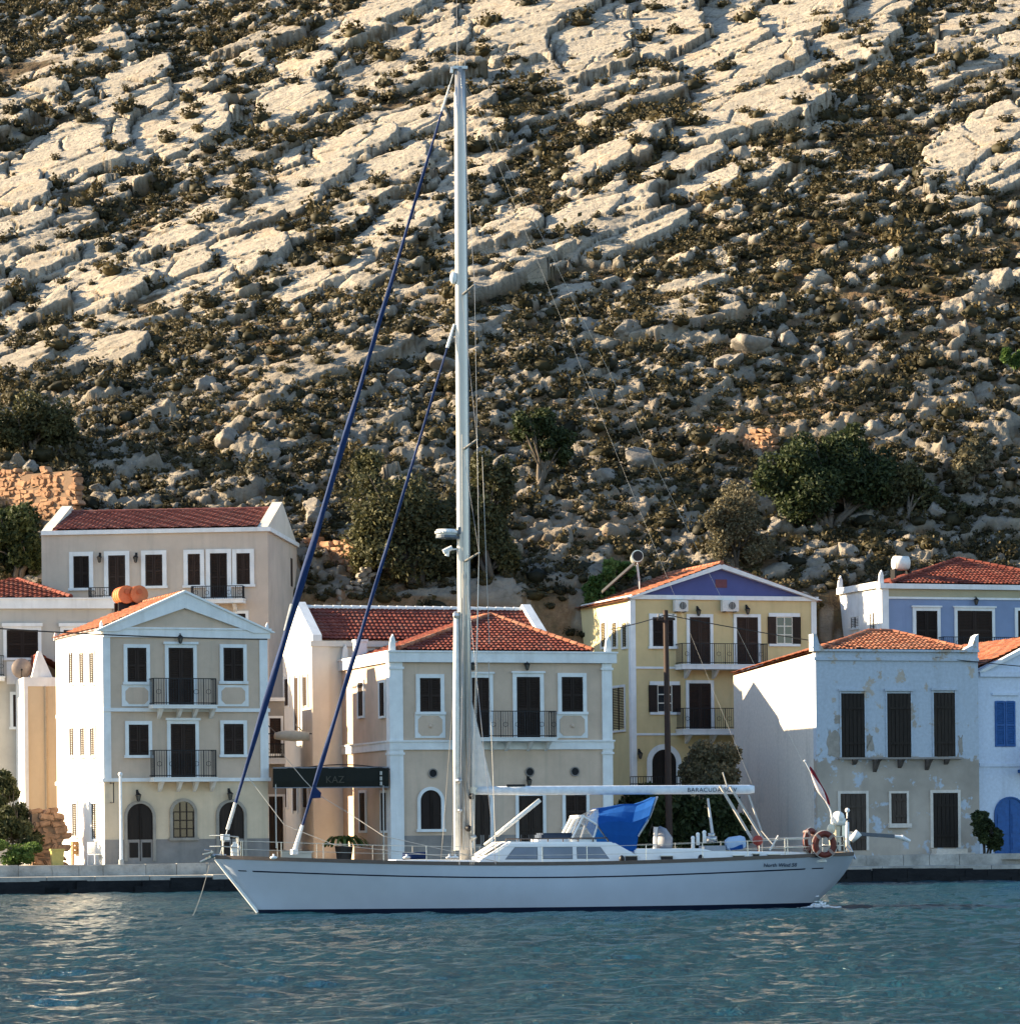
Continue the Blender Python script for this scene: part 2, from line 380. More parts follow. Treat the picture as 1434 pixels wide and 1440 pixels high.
    slabs(2.0, .95, 121, np.clip(.30+.34*big+.10*low, 0, 1), -.05, .65, .26, .4, .2, .4)
    lumps(2.0, 131, (.04+.09*low)*(1-.95*np.clip(big*1.3, 0, 1)), .34, 1.5)
    lumps(1.1, 141, (.16+.20*low)*(1-.85*np.clip(big*1.3, 0, 1)), .40, 1.45)
    lumps(.7, 151, (.24+.26*low)*(1-.7*np.clip(big*1.3, 0, 1)), .42, 1.3)
    # broad bare slabs: centre, length, height and slope as they lie on the hill
    for k, (cx, cy, ln, ht, an) in enumerate(SLABS):
        c, s = math.cos(R(an)), math.sin(R(an)); lim = (np.abs(PX-cx) < ln) & (np.abs(PY-cy) < ln*.6+ht)
        if not lim.any(): continue
        px_, py_ = PX[lim], PY[lim]; u = ((px_-cx)*c-(py_-cy)*s)/(ln*.56); v = ((px_-cx)*s+(py_-cy)*c)/(ht*.57)
        nz = fbm(X[lim]*.55+k*3.1, S[lim]*.55, 401+k % 7, 4, .6)-.5; nb = fbm(X[lim]*.16+k*5.3, S[lim]*.16, 431+k % 5, 2)-.5
        mm = (np.abs(u)**3.5+np.abs(v)**3.5)**(1/3.5) + .75*nz + .5*nb
        th = .16+.0070*ht+.25*((k*37) % 11)/11; edge = 1-sstep(.88, .97, mm)
        ji, jj, j1, j2, je, jd = voronoi(P[lim]/4.6+.5*wx[lim]+k, Q[lim]/2.3+.5*wy[lim], 501+k % 9)
        gro = (1-sstep(0, .05, je))*.4*(crand(ji, jj, 512) < .6); stp = .22*(crand(ji, jj, 511)-.5)
        q = np.arange(len(u)); top = .25 + th + .06*u*ln/22 + stp + .09*(bed[lim]-.5)*2 + .11*(rough[lim]-.5) + .07*(fine[lim]-.5) - gro
        h = np.where(edge > 0, top-(th+.6)*(1-edge), -9); old = rock[lim]; up = (mm < .97)
        rock[lim] = np.where(up, h, old); tone[lim] = np.where(up, .55+.45*crand(ji, jj, 513), tone[lim]); crev[lim] = np.where(up, sstep(0, .035, je), crev[lim]); bare[lim] = np.maximum(bare[lim], 1-sstep(.85, 1.0, mm))
    band = sstep(177, 182, Y)*(1-sstep(278, 284, Y))*(1-sstep(50, 54, np.abs(X)))
    mask = (sstep(.0, .14, rock-soil)*crev*(band > .3)).astype(np.float32)
    H = np.maximum(soil, rock)*band
    V = np.stack([X, Y + NRM[1]*H, Z + NRM[2]*H], -1)
    ny, nx = X.shape
    idx = np.arange(nx*ny).reshape(ny, nx)
    Fc = np.stack([idx[:-1, :-1], idx[:-1, 1:], idx[1:, 1:], idx[1:, :-1]], -1).reshape(-1, 4)
    # material
    m, t, N, L, Pb = nt('hillside'); v = coords(t)
    ra = t.nodes.new('ShaderNodeAttribute'); ra.attribute_name = 'rock'
    ta = t.nodes.new('ShaderNodeAttribute'); ta.attribute_name = 'tone'
    n1 = noise(t, v, .9, 8, .65); n2 = noise(t, v, 5, 6, .7); n3 = noise(t, v, .25, 4)
    rc = ramp(t, n1, [(.28, (.215, .187, .15)), (.5, (.35, .305, .243)), (.75, (.43, .378, .30))])
    rc = mixc(t, .55, rc, ramp(t, ta.outputs['Fac'], [(0, (.23, .206, .172)), (.6, (.345, .305, .243)), (1, (.41, .36, .287))]))
    rc = mixc(t, ramp(t, n2, [(.50, (0, 0, 0)), (.70, (.8, .8, .8))]), rc, (.14, .125, .105))
    vc = coords(t, (.55, .55, 1.3), 'Object', (0, R(-14), 0)); vd = t.nodes.new('ShaderNodeTexVoronoi'); vd.feature = 'DISTANCE_TO_EDGE'; vd.inputs['Scale'].default_value = 1.0; vd.inputs['Randomness'].default_value = .9
    wr = t.nodes.new('ShaderNodeTexNoise'); wr.inputs['Scale'].default_value = 1.2; wr.inputs['Detail'].default_value = 3; L.new(vc, wr.inputs['Vector']); va = t.nodes.new('ShaderNodeVectorMath'); va.operation = 'MULTIPLY_ADD'; va.inputs[1].default_value = (.5, .5, .5); L.new(wr.outputs['Color'], va.inputs[0]); L.new(vc, va.inputs[2]); L.new(va.outputs[0], vd.inputs['Vector'])
    ck = ramp(t, vd.outputs['Distance'], [(.006, (.4, .4, .4)), (.025, (0, 0, 0))]); rc = mixc(t, ck, rc, (.07, .058, .045)); dg = t.nodes.new('ShaderNodeAttribute'); dg.attribute_name = 'tan'; rc = mixc(t, dg.outputs['Fac'], rc, (.46, .30, .165))
    rc = mixc(t, ramp(t, n3, [(.55, (0, 0, 0)), (.75, (.5, .5, .5))]), rc, (.48, .33, .2))
    ga = t.nodes.new('ShaderNodeAttribute'); ga.attribute_name = 'grey'; gm = t.nodes.new('ShaderNodeMath'); gm.operation = 'MULTIPLY'; gm.inputs[1].default_value = .78; L.new(ga.outputs['Fac'], gm.inputs[0])
    rc = mixc(t, gm.outputs[0], rc, ramp(t, n1, [(.28, (.085, .078, .067)), (.52, (.20, .172, .136)), (.75, (.32, .262, .19))]))
    sc_ = ramp(t, n2, [(.3, (.045, .032, .02)), (.55, (.095, .065, .038)), (.75, (.19, .13, .075))])
    da = t.nodes.new('ShaderNodeAttribute'); da.attribute_name = 'dry'; sc_ = mixc(t, da.outputs['Fac'], sc_, ramp(t, n2, [(.3, (.24, .14, .075)), (.7, (.42, .27, .16))]))
    sc_ = mixc(t, ramp(t, n1, [(.45, (0, 0, 0)), (.65, (.8, .8, .8))]), sc_, (.10, .082, .045))
    L.new(mixc(t, ra.outputs['Fac'], sc_, rc), Pb.inputs['Base Color']); Pb.inputs['Roughness'].default_value = .92; Pb.inputs['Specular IOR Level'].default_value = .12
    bn = t.nodes.new('ShaderNodeBump'); bn.inputs['Strength'].default_value = .8; bn.inputs['Distance'].default_value = .14; L.new(n2, bn.inputs['Height'])
    L.new(bn.outputs[0], Pb.inputs['Normal'])
    o = np_mesh('hillside', V.reshape(-1, 3), Fc, m, None, True, {'tan': (1.0*np.exp(-(((PX-985)/95)**2+((PY-622)/40)**2))+.75*np.exp(-(((PX-1180)/150)**2+((PY-590)/36)**2))+.5*np.exp(-(((PX-830)/110)**2+((PY-735)/40)**2))+.6*np.exp(-(((PX-50)/90)**2+((PY-690)/40)**2))).ravel(), 'rock': mask.ravel(), 'tone': tone.ravel(), 'dry': np.clip(clearing(PX, PY)+.5*low*sstep(.4, .6, fbm(X*.2, S*.2, 66, 3)), 0, 1).ravel(), 'grey': np.clip(low*1.0-.8*big, 0, 1).ravel()})
    tag(o, 'steep rocky hillside of pale limestone slabs behind the houses', 'hillside', None, 'structure')
    MATS['hillside'] = m
    return xs, ys, V, np.maximum(mask, bare), soil, PX, PY, low, np.maximum(big*.8, bare)
def PXo(X, Y): return X*FPX/Y
HILL = hill()
def hill_z(x, y):
    xs, ys, V = HILL[0], HILL[1], HILL[2]
    i = int(np.clip(np.searchsorted(xs, x), 1, len(xs)-1)); j = int(np.clip(np.searchsorted(ys, y), 1, len(ys)-1))
    return float(V[j, i, 2])
def hill_at(px, py):
    """the point of the hillside seen at a photo pixel (first hit)"""
    for Y in np.arange(168, 262, .15):
        p = at(px, py, Y)
        if hill_z(p.x, Y) >= p.z: return Vector((p.x, Y, hill_z(p.x, Y)))
    return at(px, py, 230)
# ------------------------------------------------------------------ leaf clouds
def leaf_quads(cen, nrm_bias, size, rng, asp=.6):
    """one leaf-shaped quad per centre"""
    n = len(cen); u = rng.normal(size=(n, 3)); u += nrm_bias; u /= np.linalg.norm(u, axis=1)[:, None]+1e-9
    w = rng.normal(size=(n, 3)); a = np.cross(u, w); a /= np.linalg.norm(a, axis=1)[:, None]+1e-9; b = np.cross(u, a)
    s = (size*(.6+.8*rng.random(n)))[:, None]
    V = np.stack([cen-a*s, cen-b*s*asp, cen+a*s, cen+b*s*asp], 1).reshape(-1, 3)
    F = np.arange(4*n).reshape(n, 4); return V, F
ICO = None
def ico_np(sub=1):
    bm = B(); bmesh.ops.create_icosphere(bm, subdivisions=sub, radius=1)
    V = np.array([v.co[:] for v in bm.verts]); F = np.array([[v.index for v in f.verts] for f in bm.faces]); bm.free(); return V, F
IV, IF = ico_np(2)
def bush_template(seed, nleaf=105, leaf=.15):
    rng = np.random.default_rng(seed)
    V = IV.copy(); n = fbm(V[:, 0]*2+seed*3+9, V[:, 1]*2+V[:, 2]*1.7+9, seed, 3)
    n2 = fbm(V[:, 0]*6+seed+9, V[:, 1]*6+V[:, 2]*5+9, seed+50, 2); V = V*(.22+.5*n+.35*n2)[:, None]*np.array([1, 1, .72]); V[:, 2] = V[:, 2]+.14
    cl = rng.normal(size=(9, 3)); cl[:, 2] = np.abs(cl[:, 2])*.8; cl /= np.linalg.norm(cl, axis=1)[:, None]; cl *= np.array([.78, .78, .62])
    k = rng.integers(0, 9, nleaf); c = cl[k] + rng.normal(size=(nleaf, 3))*.2; c[:, 2] = np.maximum(c[:, 2]+.12, .02)
    LV, LF = leaf_quads(c, np.array([0, 0, .5]), leaf, rng, .7)
    tone = np.concatenate([np.full(len(V), -.12), np.repeat((rng.random(9)*.5-.25)[k]+rng.random(nleaf)*.2, 4)])
    return np.concatenate([V, LV]), IF, LF+len(V), tone
def scrub():
    xs, ys, V, mask, soil, PX, PY, low, big = HILL
    rng = np.random.default_rng(5)
    T = [bush_template(s) for s in range(10)]
    vis = (PX > -60) & (PX < 1500) & (PY > -60) & (PY < 1010)
    jj, ii = np.nonzero(vis); pick = rng.permutation(len(jj))[:120000]; jj, ii = jj[pick], ii[pick]
    pts = V[jj, ii]; mk = mask[jj, ii]; px, py = PX[jj, ii], PY[jj, ii]; lw = low[jj, ii]; bg = big[jj, ii]
    pr = np.clip(1.0-.95*bg, .015, 1)*np.where(mk > .5, .2, 1.5)*(1+.5*lw)*(.12+2.8*np.clip(fbm(pts[:, 0]*.16, pts[:, 1]*.16, 77, 4)-.32, 0, 1))
    # dry clearings low on the right
    clear = clearing(px, py)
    pr = pr*np.clip(1-.85*clear, .05, 1)
    ok = rng.random(len(pts)) < pr; pts = pts[ok]; py = py[ok]; px = px[ok]
    # thin by distance so that cushions sit beside each other
    cell = {}; keep = []; rad = (.26+.72*rng.random(len(pts))**2.0)
    for n_, (p, r) in enumerate(zip(pts, rad)):
        k = (int(p[0]/1.6), int(p[1]/1.6)); good = True
        for a in (-1, 0, 1):
            for b in (-1, 0, 1):
                for q, qr in cell.get((k[0]+a, k[1]+b), ()):
                    if (q[0]-p[0])**2+((q[1]-p[1])*1.18)**2 < (.62*(r+qr))**2: good = False; break
                if not good: break
            if not good: break
        if good: cell.setdefault(k, []).append((p, r)); keep.append(n_)
        if len(keep) > 11500: break
    keep = np.array(keep); pts, rad, px, py = pts[keep], rad[keep], px[keep], py[keep]
    # the largest, low on the slope, are bushes of their own
    score = rad*np.where((py > 430) & (py < 830) & (px > 5) & (px < 1430), 1, 0)*FPX/pts[:, 1]
    single = np.argsort(-score)[:110]; sset = set(single.tolist())
    m = leafm('scrub_leaf', (.012, .012, .006), (.050, .042, .018), (.118, .088, .037), .16)
    VV, F3, F4, TT = [], [], [], []; off = 0
    hue = rng.random(len(pts))*.28 + .5*(fbm(pts[:, 0]*.3+3, pts[:, 1]*.3, 91, 3)-.4)
    for n_, (p, r) in enumerate(zip(pts, rad)):
        if n_ in sset: continue
        tv, tf, tl, tt = T[n_ % 10]; a = rng.random()*6.28; c, s = math.cos(a), math.sin(a)
        W = tv @ np.array([[c, s, 0], [-s, c, 0], [0, 0, 1]])*r*np.array([1.1, 1.1, .8+.5*rng.random()]) + p + np.array([0, 0, -.12*r])
        VV.append(W); F3.append(tf+off); F4.append(tl+off); TT.append(np.clip(.3+tt+hue[n_], 0, 1)); off += len(W)
    o = np_mesh('scrub', np.concatenate(VV), [np.concatenate(F3), np.concatenate(F4)], m, None, False, {'tone': np.concatenate(TT)})
    tag(o, 'low brown green scrub covering the rocky hillside', 'scrub', None, 'stuff')
    meshes = []
    for k in range(10):
        tv, tf, tl, tt = bush_template(200+k, 130, .12)
        meshes.append(np_mesh('scrub_bush', tv, [tf, tl], m, None, False, {'tone': np.clip(.34+tt+.1*(k % 4-1), 0, 1)}, link=False))
    for q, n_ in enumerate(single):
        o = bpy.data.objects.new('scrub_bush', meshes[q % 10]); COL.objects.link(o); r = float(rad[n_])
        o.location = pts[n_] - np.array([0, 0, .1*r]); o.scale = (r*1.12, r*1.12, r*float(.85+.4*rng.random())); o.rotation_euler = (0, 0, float(rng.random()*6.28))
        tag(o, 'one of the bigger cushion bushes low on the rocky hillside', 'bush', 'bigger cushion bushes on the lower hillside')
scrub()
def boulders():
    rng = np.random.default_rng(9); meshes = []
    for k in range(9):
        bm = B(); bmesh.ops.create_icosphere(bm, subdivisions=4, radius=1)
        C = np.array([v.co[:] for v in bm.verts]); n = fbm(C[:, 0]*1.4+k*7+9, C[:, 1]*1.4+C[:, 2]*1.1+20, 300+k, 4); w = fbm(C[:, 0]*5+k+9, C[:, 1]*5+C[:, 2]*4+9, 330+k, 3)
        C2 = C*(.45+.9*n+.34*(w-.5))[:, None]
        for d in range(7):                    # a few broken flat faces
            u = rng.normal(size=3); u /= np.linalg.norm(u); lim = .48+.25*rng.random(); e = C2@u - lim; C2 = C2 - np.outer(np.maximum(e, 0)*.9, u)
        C2[:, 2] *= .85
        for v, c in zip(bm.verts, C2): v.co = c
        me = bpy.data.meshes.new('boulder'); bm.to_mesh(me); bm.free(); me.polygons.foreach_set('use_smooth', [True]*len(me.polygons)); meshes.append(me)
    m, t, N, L, P = nt('boulder_stone'); v = coords(t); n1 = noise(t, v, 1.6, 8, .7); n2 = noise(t, v, 6, 5, .7)
    c = ramp(t, n1, [(.3, (.12, .112, .10)), (.5, (.225, .20, .17)), (.72, (.36, .31, .24))]); c = mixc(t, ramp(t, n2, [(.5, (0, 0, 0)), (.72, (.6, .6, .6))]), c, (.2, .18, .16))
    L.new(c, P.inputs['Base Color']); P.inputs['Roughness'].default_value = .92; P.inputs['Specular IOR Level'].default_value = .12
    L.new(bump(t, n2, .9, .08), P.inputs['Normal'])
    for me in meshes: me.materials.append(m)
    k = 0; tries = 0
    while k < 55 and tries < 4000:
        tries += 1
        px, py = 20+1395*rng.random(), 440+350*rng.random()**.8
        if py > 700 and (px < 440 or 460 < px < 830): continue
        p = hill_at(px, py); r = .45+.75*rng.random()**2
        o = bpy.data.objects.new('boulder', meshes[k % 9]); COL.objects.link(o)
        o.location = p + Vector((0, 0, -.12*r)); o.scale = (r*1.2, r, r*.95); o.rotation_euler = (float(rng.normal()*.25), float(rng.normal()*.25), float(rng.random()*6.28))
        tag(o, 'grey weathered boulder lying among the scrub low on the hillside', 'boulder', 'grey boulders on the lower hillside'); k += 1
boulders()
# ------------------------------------------------------------------ the sea
def sea():
    fx = np.linspace(-1, 1, 420); 
    xs = np.concatenate([[-1500, -500, -150, -60], fx*26, [60, 150, 500, 1500]])
    ys = np.concatenate([[-800, -200, -40, 0, 20, 32], 36+np.cumsum(np.linspace(.11, .42, 440)), [190, 400, 1500]])
    X, Y = np.meshgrid(xs, ys, indexing='xy'); Z = np.zeros_like(X)
    rng = np.random.default_rng(3)
    for k in range(46):
        lam = .40*(1.08**k)
        if lam > 7: lam = 1+3*rng.random()
        a = rng.normal()*.75 + 1.9; kk = 2*PI/lam; ph = rng.random()*6.28
        amp = .0082*min(lam, 1.6)**.75*(.6+.8*rng.random())*(1 if lam < 1.1 else .42)
        Z += amp*np.sin(kk*(X*math.cos(a)+Y*math.sin(a)) + ph + .6*np.sin(X*.11+k)+.5*np.sin(Y*.13-k))
    gust = .45+1.1*fbm(X*.045+7, Y*.03+3, 55, 3)
    Z *= gust*sstep(26.5, 22, np.abs(X))*sstep(34, 40, Y)*sstep(165, 150, Y)
    V = np.stack([X, Y, Z], -1).reshape(-1, 3); ny, nx = X.shape; idx = np.arange(nx*ny).reshape(ny, nx)
    Fc = np.stack([idx[:-1, :-1], idx[:-1, 1:], idx[1:, 1:], idx[1:, :-1]], -1).reshape(-1, 4)
    m, t, N, L, P = nt('sea_water'); v = coords(t, (1, 1, 1))
    n0 = noise(t, v, .06, 3)
    L.new(ramp(t, n0, [(.35, (.002, .031, .052)), (.65, (.004, .047, .072))]), P.inputs['Base Color'])
    P.inputs['Roughness'].default_value = .12; P.inputs['IOR'].default_value = 1.33; P.inputs['Specular IOR Level'].default_value = .26
    v2 = coords(t, (1.0, .6, 1)); h = noise(t, v2, 8.5, 6, .62, .4)
    h2 = noise(t, coords(t, (1.0, .5, 1)), 9, 4, .6, .3); ad = t.nodes.new('ShaderNodeMath'); ad.operation = 'MULTIPLY_ADD'; ad.inputs[1].default_value = .35; L.new(h2, ad.inputs[0]); L.new(h, ad.inputs[2])
    L.new(bump(t, ad.outputs[0], .95, .16), P.inputs['Normal'])
    o = np_mesh('sea', V, Fc, m, None, True); tag(o, 'rippled teal harbour water in front of the quay', 'sea', None, 'structure')
sea()
# ------------------------------------------------------------------ building kit
SHUT = wood('shutter_wood', (.014, .008, .006), (.032, .018, .012))
DOORW = wood('door_wood', (.012, .008, .006), (.028, .018, .012))
IRON = plain('wrought_iron', (.02, .02, .022), .5, .6, .1)
RED = tiles('red_tiles', (.13, .032, .022), (.185, .045, .03), (.24, .07, .045))
ORANGE = tiles('orange_tiles', (.25, .085, .045), (.33, .125, .068), (.38, .17, .10))
DARKGLASS = glassm('dark_glass', (.02, .024, .028))
LAMPGLASS = glassm('lamp_glass', (.12, .11, .09), .2)
def tile_facet(bm, poly, amp=.04, per=.22, course=.34):
    """barrel tiles laid over a convex polygon; its first edge is the eave"""
    P = [Vector(p) for p in poly]; u = (P[1]-P[0]).normalized(); n = Vector((0, 0, 0))
    for i in range(1, len(P)-1): n += (P[i]-P[0]).cross(P[i+1]-P[0])
    n.normalize()
    if n.z < 0: n = -n
    v = n.cross(u)
    if v.dot(sum(P, Vector())/len(P)-P[0]) < 0: v = -v
    uv = [((p-P[0]).dot(u), (p-P[0]).dot(v)) for p in P]
    u0, u1 = min(a for a, b in uv), max(a for a, b in uv); v1 = max(b for a, b in uv)
    b2 = B(); nu = max(4, int((u1-u0)/(per/4))); nv = max(1, int(math.ceil(v1/course)))
    rows = []
    rnd = random.Random(int(u1*100))
    for j in range(nv+1):
        for lip in ((0,) if j == 0 else (1,) if j == nv else (1, 0)):
            row = []
            for i in range(nu+1):
                uu = u0+(u1-u0)*i/nu; vv = min(j*course, v1+.02); ph = uu/per
                h = amp*abs(math.sin(PI*ph)) + (.045 if lip == 0 else 0.0) + .012*math.sin(uu*7.3+j*2.1)
                row.append(b2.verts.new(P[0]+u*uu+v*(vv+(0 if lip else -.012))+n*(h+.03)))
            rows.append(row)
    for a, b in zip(rows, rows[1:]):
        for i in range(nu): b2.faces.new([a[i], a[i+1], b[i+1], b[i]])
    cen = sum(P, Vector())/len(P)
    for i in range(len(P)):
        a, b = P[i], P[(i+1) % len(P)]; e = (b-a); pn = e.cross(n)
        if pn.dot(cen-a) > 0: pn = -pn
        bmesh.ops.bisect_plane(b2, geom=b2.verts[:]+b2.edges[:]+b2.faces[:], plane_co=a+pn.normalized()*.03, plane_no=pn, clear_outer=True)
    # underside board
    lo = [b2.verts.new(p+n*.005) for p in P]; b2.faces.new(lo)
    me = bpy.data.meshes.new('tmp'); b2.to_mesh(me); b2.free(); bm.from_mesh(me); bpy.data.meshes.remove(me)
def ridge_caps(bm, a, b, r=.11):
    a, b = Vector(a), Vector(b); L = (b-a).length; k = max(1, int(L/.42)); d = (b-a)/k
    for i in range(k):
        p = a+d*i; tube(bm, [p, p+d*.98], [r*1.12, r*.92], 8)
class House:
    def __init__(s, name, label, px, Y, a, z0, cat='house', group=None):
        p = at(px, HY, Y); s.root = empty(name, (p.x, Y, z0), R(a)); tag(s.root, label, cat, group)
        s.fr = Frame((p.x, Y, z0), R(a)); s.F, s.L = s.fr.F, s.fr.L
    def part(s, name, bm, m, parent=None, smooth=False): return obj(name, bm, m, parent or s.root, smooth)
    def rect(s, r, off=0.0):
        x0, y0, x1, y1 = r; ym, xm = (y0+y1)/2, (x0+x1)/2
        return (s.F(x0, ym, off)[0], s.F(x1, ym, off)[0], s.F(xm, y1, off)[1], s.F(xm, y0, off)[1])
    def lrect(s, r):
        x0, y0, x1, y1 = r; ym, xm = (y0+y1)/2, (x0+x1)/2
        return (s.L(x1, ym)[0], s.L(x0, ym)[0], s.L(xm, y1)[1], s.L(xm, y0)[1])
    # ---- openings on the front (y = yf plane)
    def shutters(s, r, frame=.16, name='window', yf=0.0, m=None, fm=None, sill=True, head=0.0, leaves=2, slats=True, door=False, fname='frame'):
        x0, x1, z0, z1 = s.rect(r, yf); bm = B(); n = leaves; w = (x1-x0)/n
        box(bm, x0, x1, yf-.012, yf+.02, z0, z1)
        for k in range(n):
            a, b = x0+k*w+.012, x0+(k+1)*w-.012; st = min(.075, w*.18)
            box(bm, a, a+st, yf-.045, yf-.012, z0, z1); box(bm, b-st, b, yf-.045, yf-.012, z0, z1)
            mids = [z0, z0+(z1-z0)*.45, z1-st] if not door else [z0, z0+(z1-z0)*.32, z1-st]
            for zz in mids: box(bm, a+st, b-st, yf-.045, yf-.012, zz, zz+st*1.2)
            if slats and not door:
                q = z0+st*1.3
                while q < z1-st*1.2:
                    obox(bm, ((a+b)/2, yf-.026, q), ((b-a)/2-st, 0, 0), (0, .014, .012), (0, -.004, .005)); q += .075
            elif door:
                for za, zb in ((mids[0]+st*1.6, mids[1]-.03), (mids[1]+st*1.6, mids[2]-.03)): box(bm, a+st+.03, b-st-.03, yf-.03, yf-.012, za, zb)
        o = s.part(name, bm, m or (DOORW if door else SHUT))
        if frame:
            bm = B(); f = frame; pr = .075; zb = z0 if door else z0
            box(bm, x0-f, x0, yf-pr, yf+.01, zb, z1+f); box(bm, x1, x1+f, yf-pr, yf+.01, zb, z1+f); box(bm, x0, x1, yf-pr+.004, yf+.01, z1, z1+f)
            if head: box(bm, x0-f-.06, x1+f+.06, yf-pr-.07, yf+.01, z1+f, z1+f+head)
            obj(fname, bm, fm or WHITE(), o)
        if sill and not door:
            bm = B(); box(bm, x0-frame-.05, x1+frame+.05, yf-.13, yf+.01, z0-.12, z0); obj('sill', bm, fm or WHITE(), o)
        return o
    def arched(s, r, frame=.14, name='door', yf=0.0, m=None, fm=None, glazed=False, sill=False):
        x0, x1, z0, z1 = s.rect(r, yf); rad = (x1-x0)/2; cx = (x0+x1)/2; zs = z1-rad
        def arc(ra, k=14): return [(cx+ra*math.cos(PI*i/k), zs+ra*math.sin(PI*i/k)) for i in range(k+1)]
        bm = B(); prism_xz(bm, [(x0, z0), (x1, z0)]+arc(rad), yf-.02, yf+.02)
        if not glazed:
            for k in range(2):
                a, b = (x0, cx) if k == 0 else (cx, x1)
                for za, zb in ((z0+.15, z0+(zs-z0)*.42), (z0+(zs-z0)*.5, zs-.02)): box(bm, a+.09, b-.09, yf-.045, yf-.02, za, zb)
            box(bm, cx-.012, cx+.012, yf-.06, yf-.02, z0, zs+rad*.9)
        o = s.part(name, bm, DARKGLASS if glazed else (m or DOORW))
        if glazed:
            bm = B()
            for fx in (-1, -.33, .33, 1): box(bm, cx+fx*(rad-.03)-.025, cx+fx*(rad-.03)+.025, yf-.05, yf-.02, z0, zs+math.sqrt(max(0, 1-fx*fx))*rad*.95)
            for q in range(4): zz = z0+(zs-z0)*q/3; box(bm, x0, x1, yf-.052, yf-.02, zz, zz+.045)
            obj('muntin', bm, m or DOORW, o)
        bm = B(); k = 14; A, C = arc(rad, k), arc(rad+frame, k)
        for i in range(k): prism_xz(bm, [A[i], C[i], C[i+1], A[i+1]], yf-.08, yf+.01)
        box(bm, x0-frame, x0, yf-.08, yf+.01, z0, zs); box(bm, x1, x1+frame, yf-.08, yf+.01, z0, zs)
        if sill: box(bm, x0-frame-.05, x1+frame+.05, yf-.14, yf+.01, z0-.12, z0)
        obj('frame', bm, fm or WHITE(), o); return o
    def side(s, r, frame=.12, name='window', m=None, xf=0.0, fm=None):
        """shuttered opening in the left wall"""
        y0, y1, z0, z1 = s.lrect(r)
        if y1-y0 < .55: c = (y0+y1)/2; y0, y1 = c-.42, c+.42
        bm = B(); box(bm, xf-.012, xf+.02, y0, y1, z0, z1); ym = (y0+y1)/2
        for a, b in ((y0+.01, ym-.01), (ym+.01, y1-.01)):
            box(bm, xf-.04, xf-.012, a, a+.06, z0, z1); box(bm, xf-.04, xf-.012, b-.06, b, z0, z1)
            q = z0+.08
            while q < z1-.06: box(bm, xf-.03, xf-.012, a+.06, b-.06, q, q+.045); q += .08
        o = s.part(name, bm, m or SHUT); bm = B(); f = frame
        box(bm, xf-.07, xf+.01, y0-f, y0, z0-.1, z1+f); box(bm, xf-.07, xf+.01, y1, y1+f, z0-.1, z1+f); box(bm, xf-.066, xf+.01, y0, y1, z1, z1+f); box(bm, xf-.11, xf+.01, y0, y1, z0-.1, z0)
        obj('frame', bm, fm or WHITE(), o); return o
    def balcony(s, xs, ytop, yslab, yunder, depth=.95, yf=0.0, brackets=(), m=None, full=True):
        x0 = s.F(xs[0], yslab, yf-depth)[0]; x1 = s.F(xs[1], yslab, yf-depth)[0]
        zs = s.F(sum(xs)/2, yslab, yf-depth)[1]; zu = s.F(sum(xs)/2, yunder, yf-depth)[1]; zt = s.F(sum(xs)/2, ytop, yf-depth)[1]
        bm = B(); box(bm, x0, x1, yf-depth, yf-.003, zu, zs); box(bm, x0-.03, x1+.03, yf-depth-.03, yf-.003, zs-.05, zs+.002)
        o = s.part('balcony', bm, m or WHITE())
        for bx in brackets:
            xx = s.F(bx, yunder, yf-.3)[0]; bm = B()
            prism_yz(bm, [(yf-depth*.8, zu-.004), (yf-.004, zu-.004), (yf-.004, zu-.42), (yf-depth*.3, zu-.3), (yf-depth*.6, zu-.1)], xx-.07, xx+.07); obj('bracket', bm, m or WHITE(), o)
        bm = B(); ya = yf-depth+.05
        for q in (zs+.08, zt): box(bm, x0+.03, x1-.03, ya-.016, ya+.016, q-.018, q+.018)
        for xx in (x0+.04, x1-.04):
            for q in (zs+.08, zt): box(bm, xx-.016, xx+.016, ya+.016, yf-.01, q-.018, q+.018)
        k = int((x1-x0)/.11)
        for i in range(k+1):
            xx = x0+.04+(x1-x0-.08)*i/k; w = .018 if i % 5 == 0 else .0085; box(bm, xx-w, xx+w, ya-w*.8, ya+w*.8, zs, zt)
            if i % 5 == 2:      # small scroll
                for e in range(10):
                    a = e*2*PI/10; b = (e+1)*2*PI/10; c = Vector((xx, ya, (zs+zt)/2)); rr = .1
                    tube(bm, [c+Vector((math.cos(a)*rr, -.012, math.sin(a)*rr)), c+Vector((math.cos(b)*rr, -.012, math.sin(b)*rr))], .009, 4, False)
        for xx in (x0+.04, x1-.04):
            for i in range(1, int(depth/.12)): box(bm, xx-.0085, xx+.0085, ya+i*.12-.008, ya+i*.12+.008, zs, zt)
        obj('railing', bm, IRON, o); return o
    def bandx(s, name, y0, y1, proud, m=None, x0=None, x1=None, yf=0.0, left=None, step=True, xa=0.0, xb=None, right=False):
        """moulding along the front, and round the left wall when left is its length"""
        xm = (x0+x1)/2; zt = s.F(xm, y0, yf)[1]; zb = s.F(xm, y1, yf)[1]
        X0 = s.F(x0, y0, yf)[0]; X1 = s.F(x1, y0, yf)[0]; bm = B()
        Lx = X0-(proud if left else 0)
        box(bm, Lx, X1+(proud if right else 0), yf-proud, yf+.004, zb, zt)
        if step and zt-zb > .12: box(bm, Lx-(.05 if left else 0), X1+(proud+.05 if right else 0), yf-proud-.05, yf+.004, zt-.07, zt+.004)
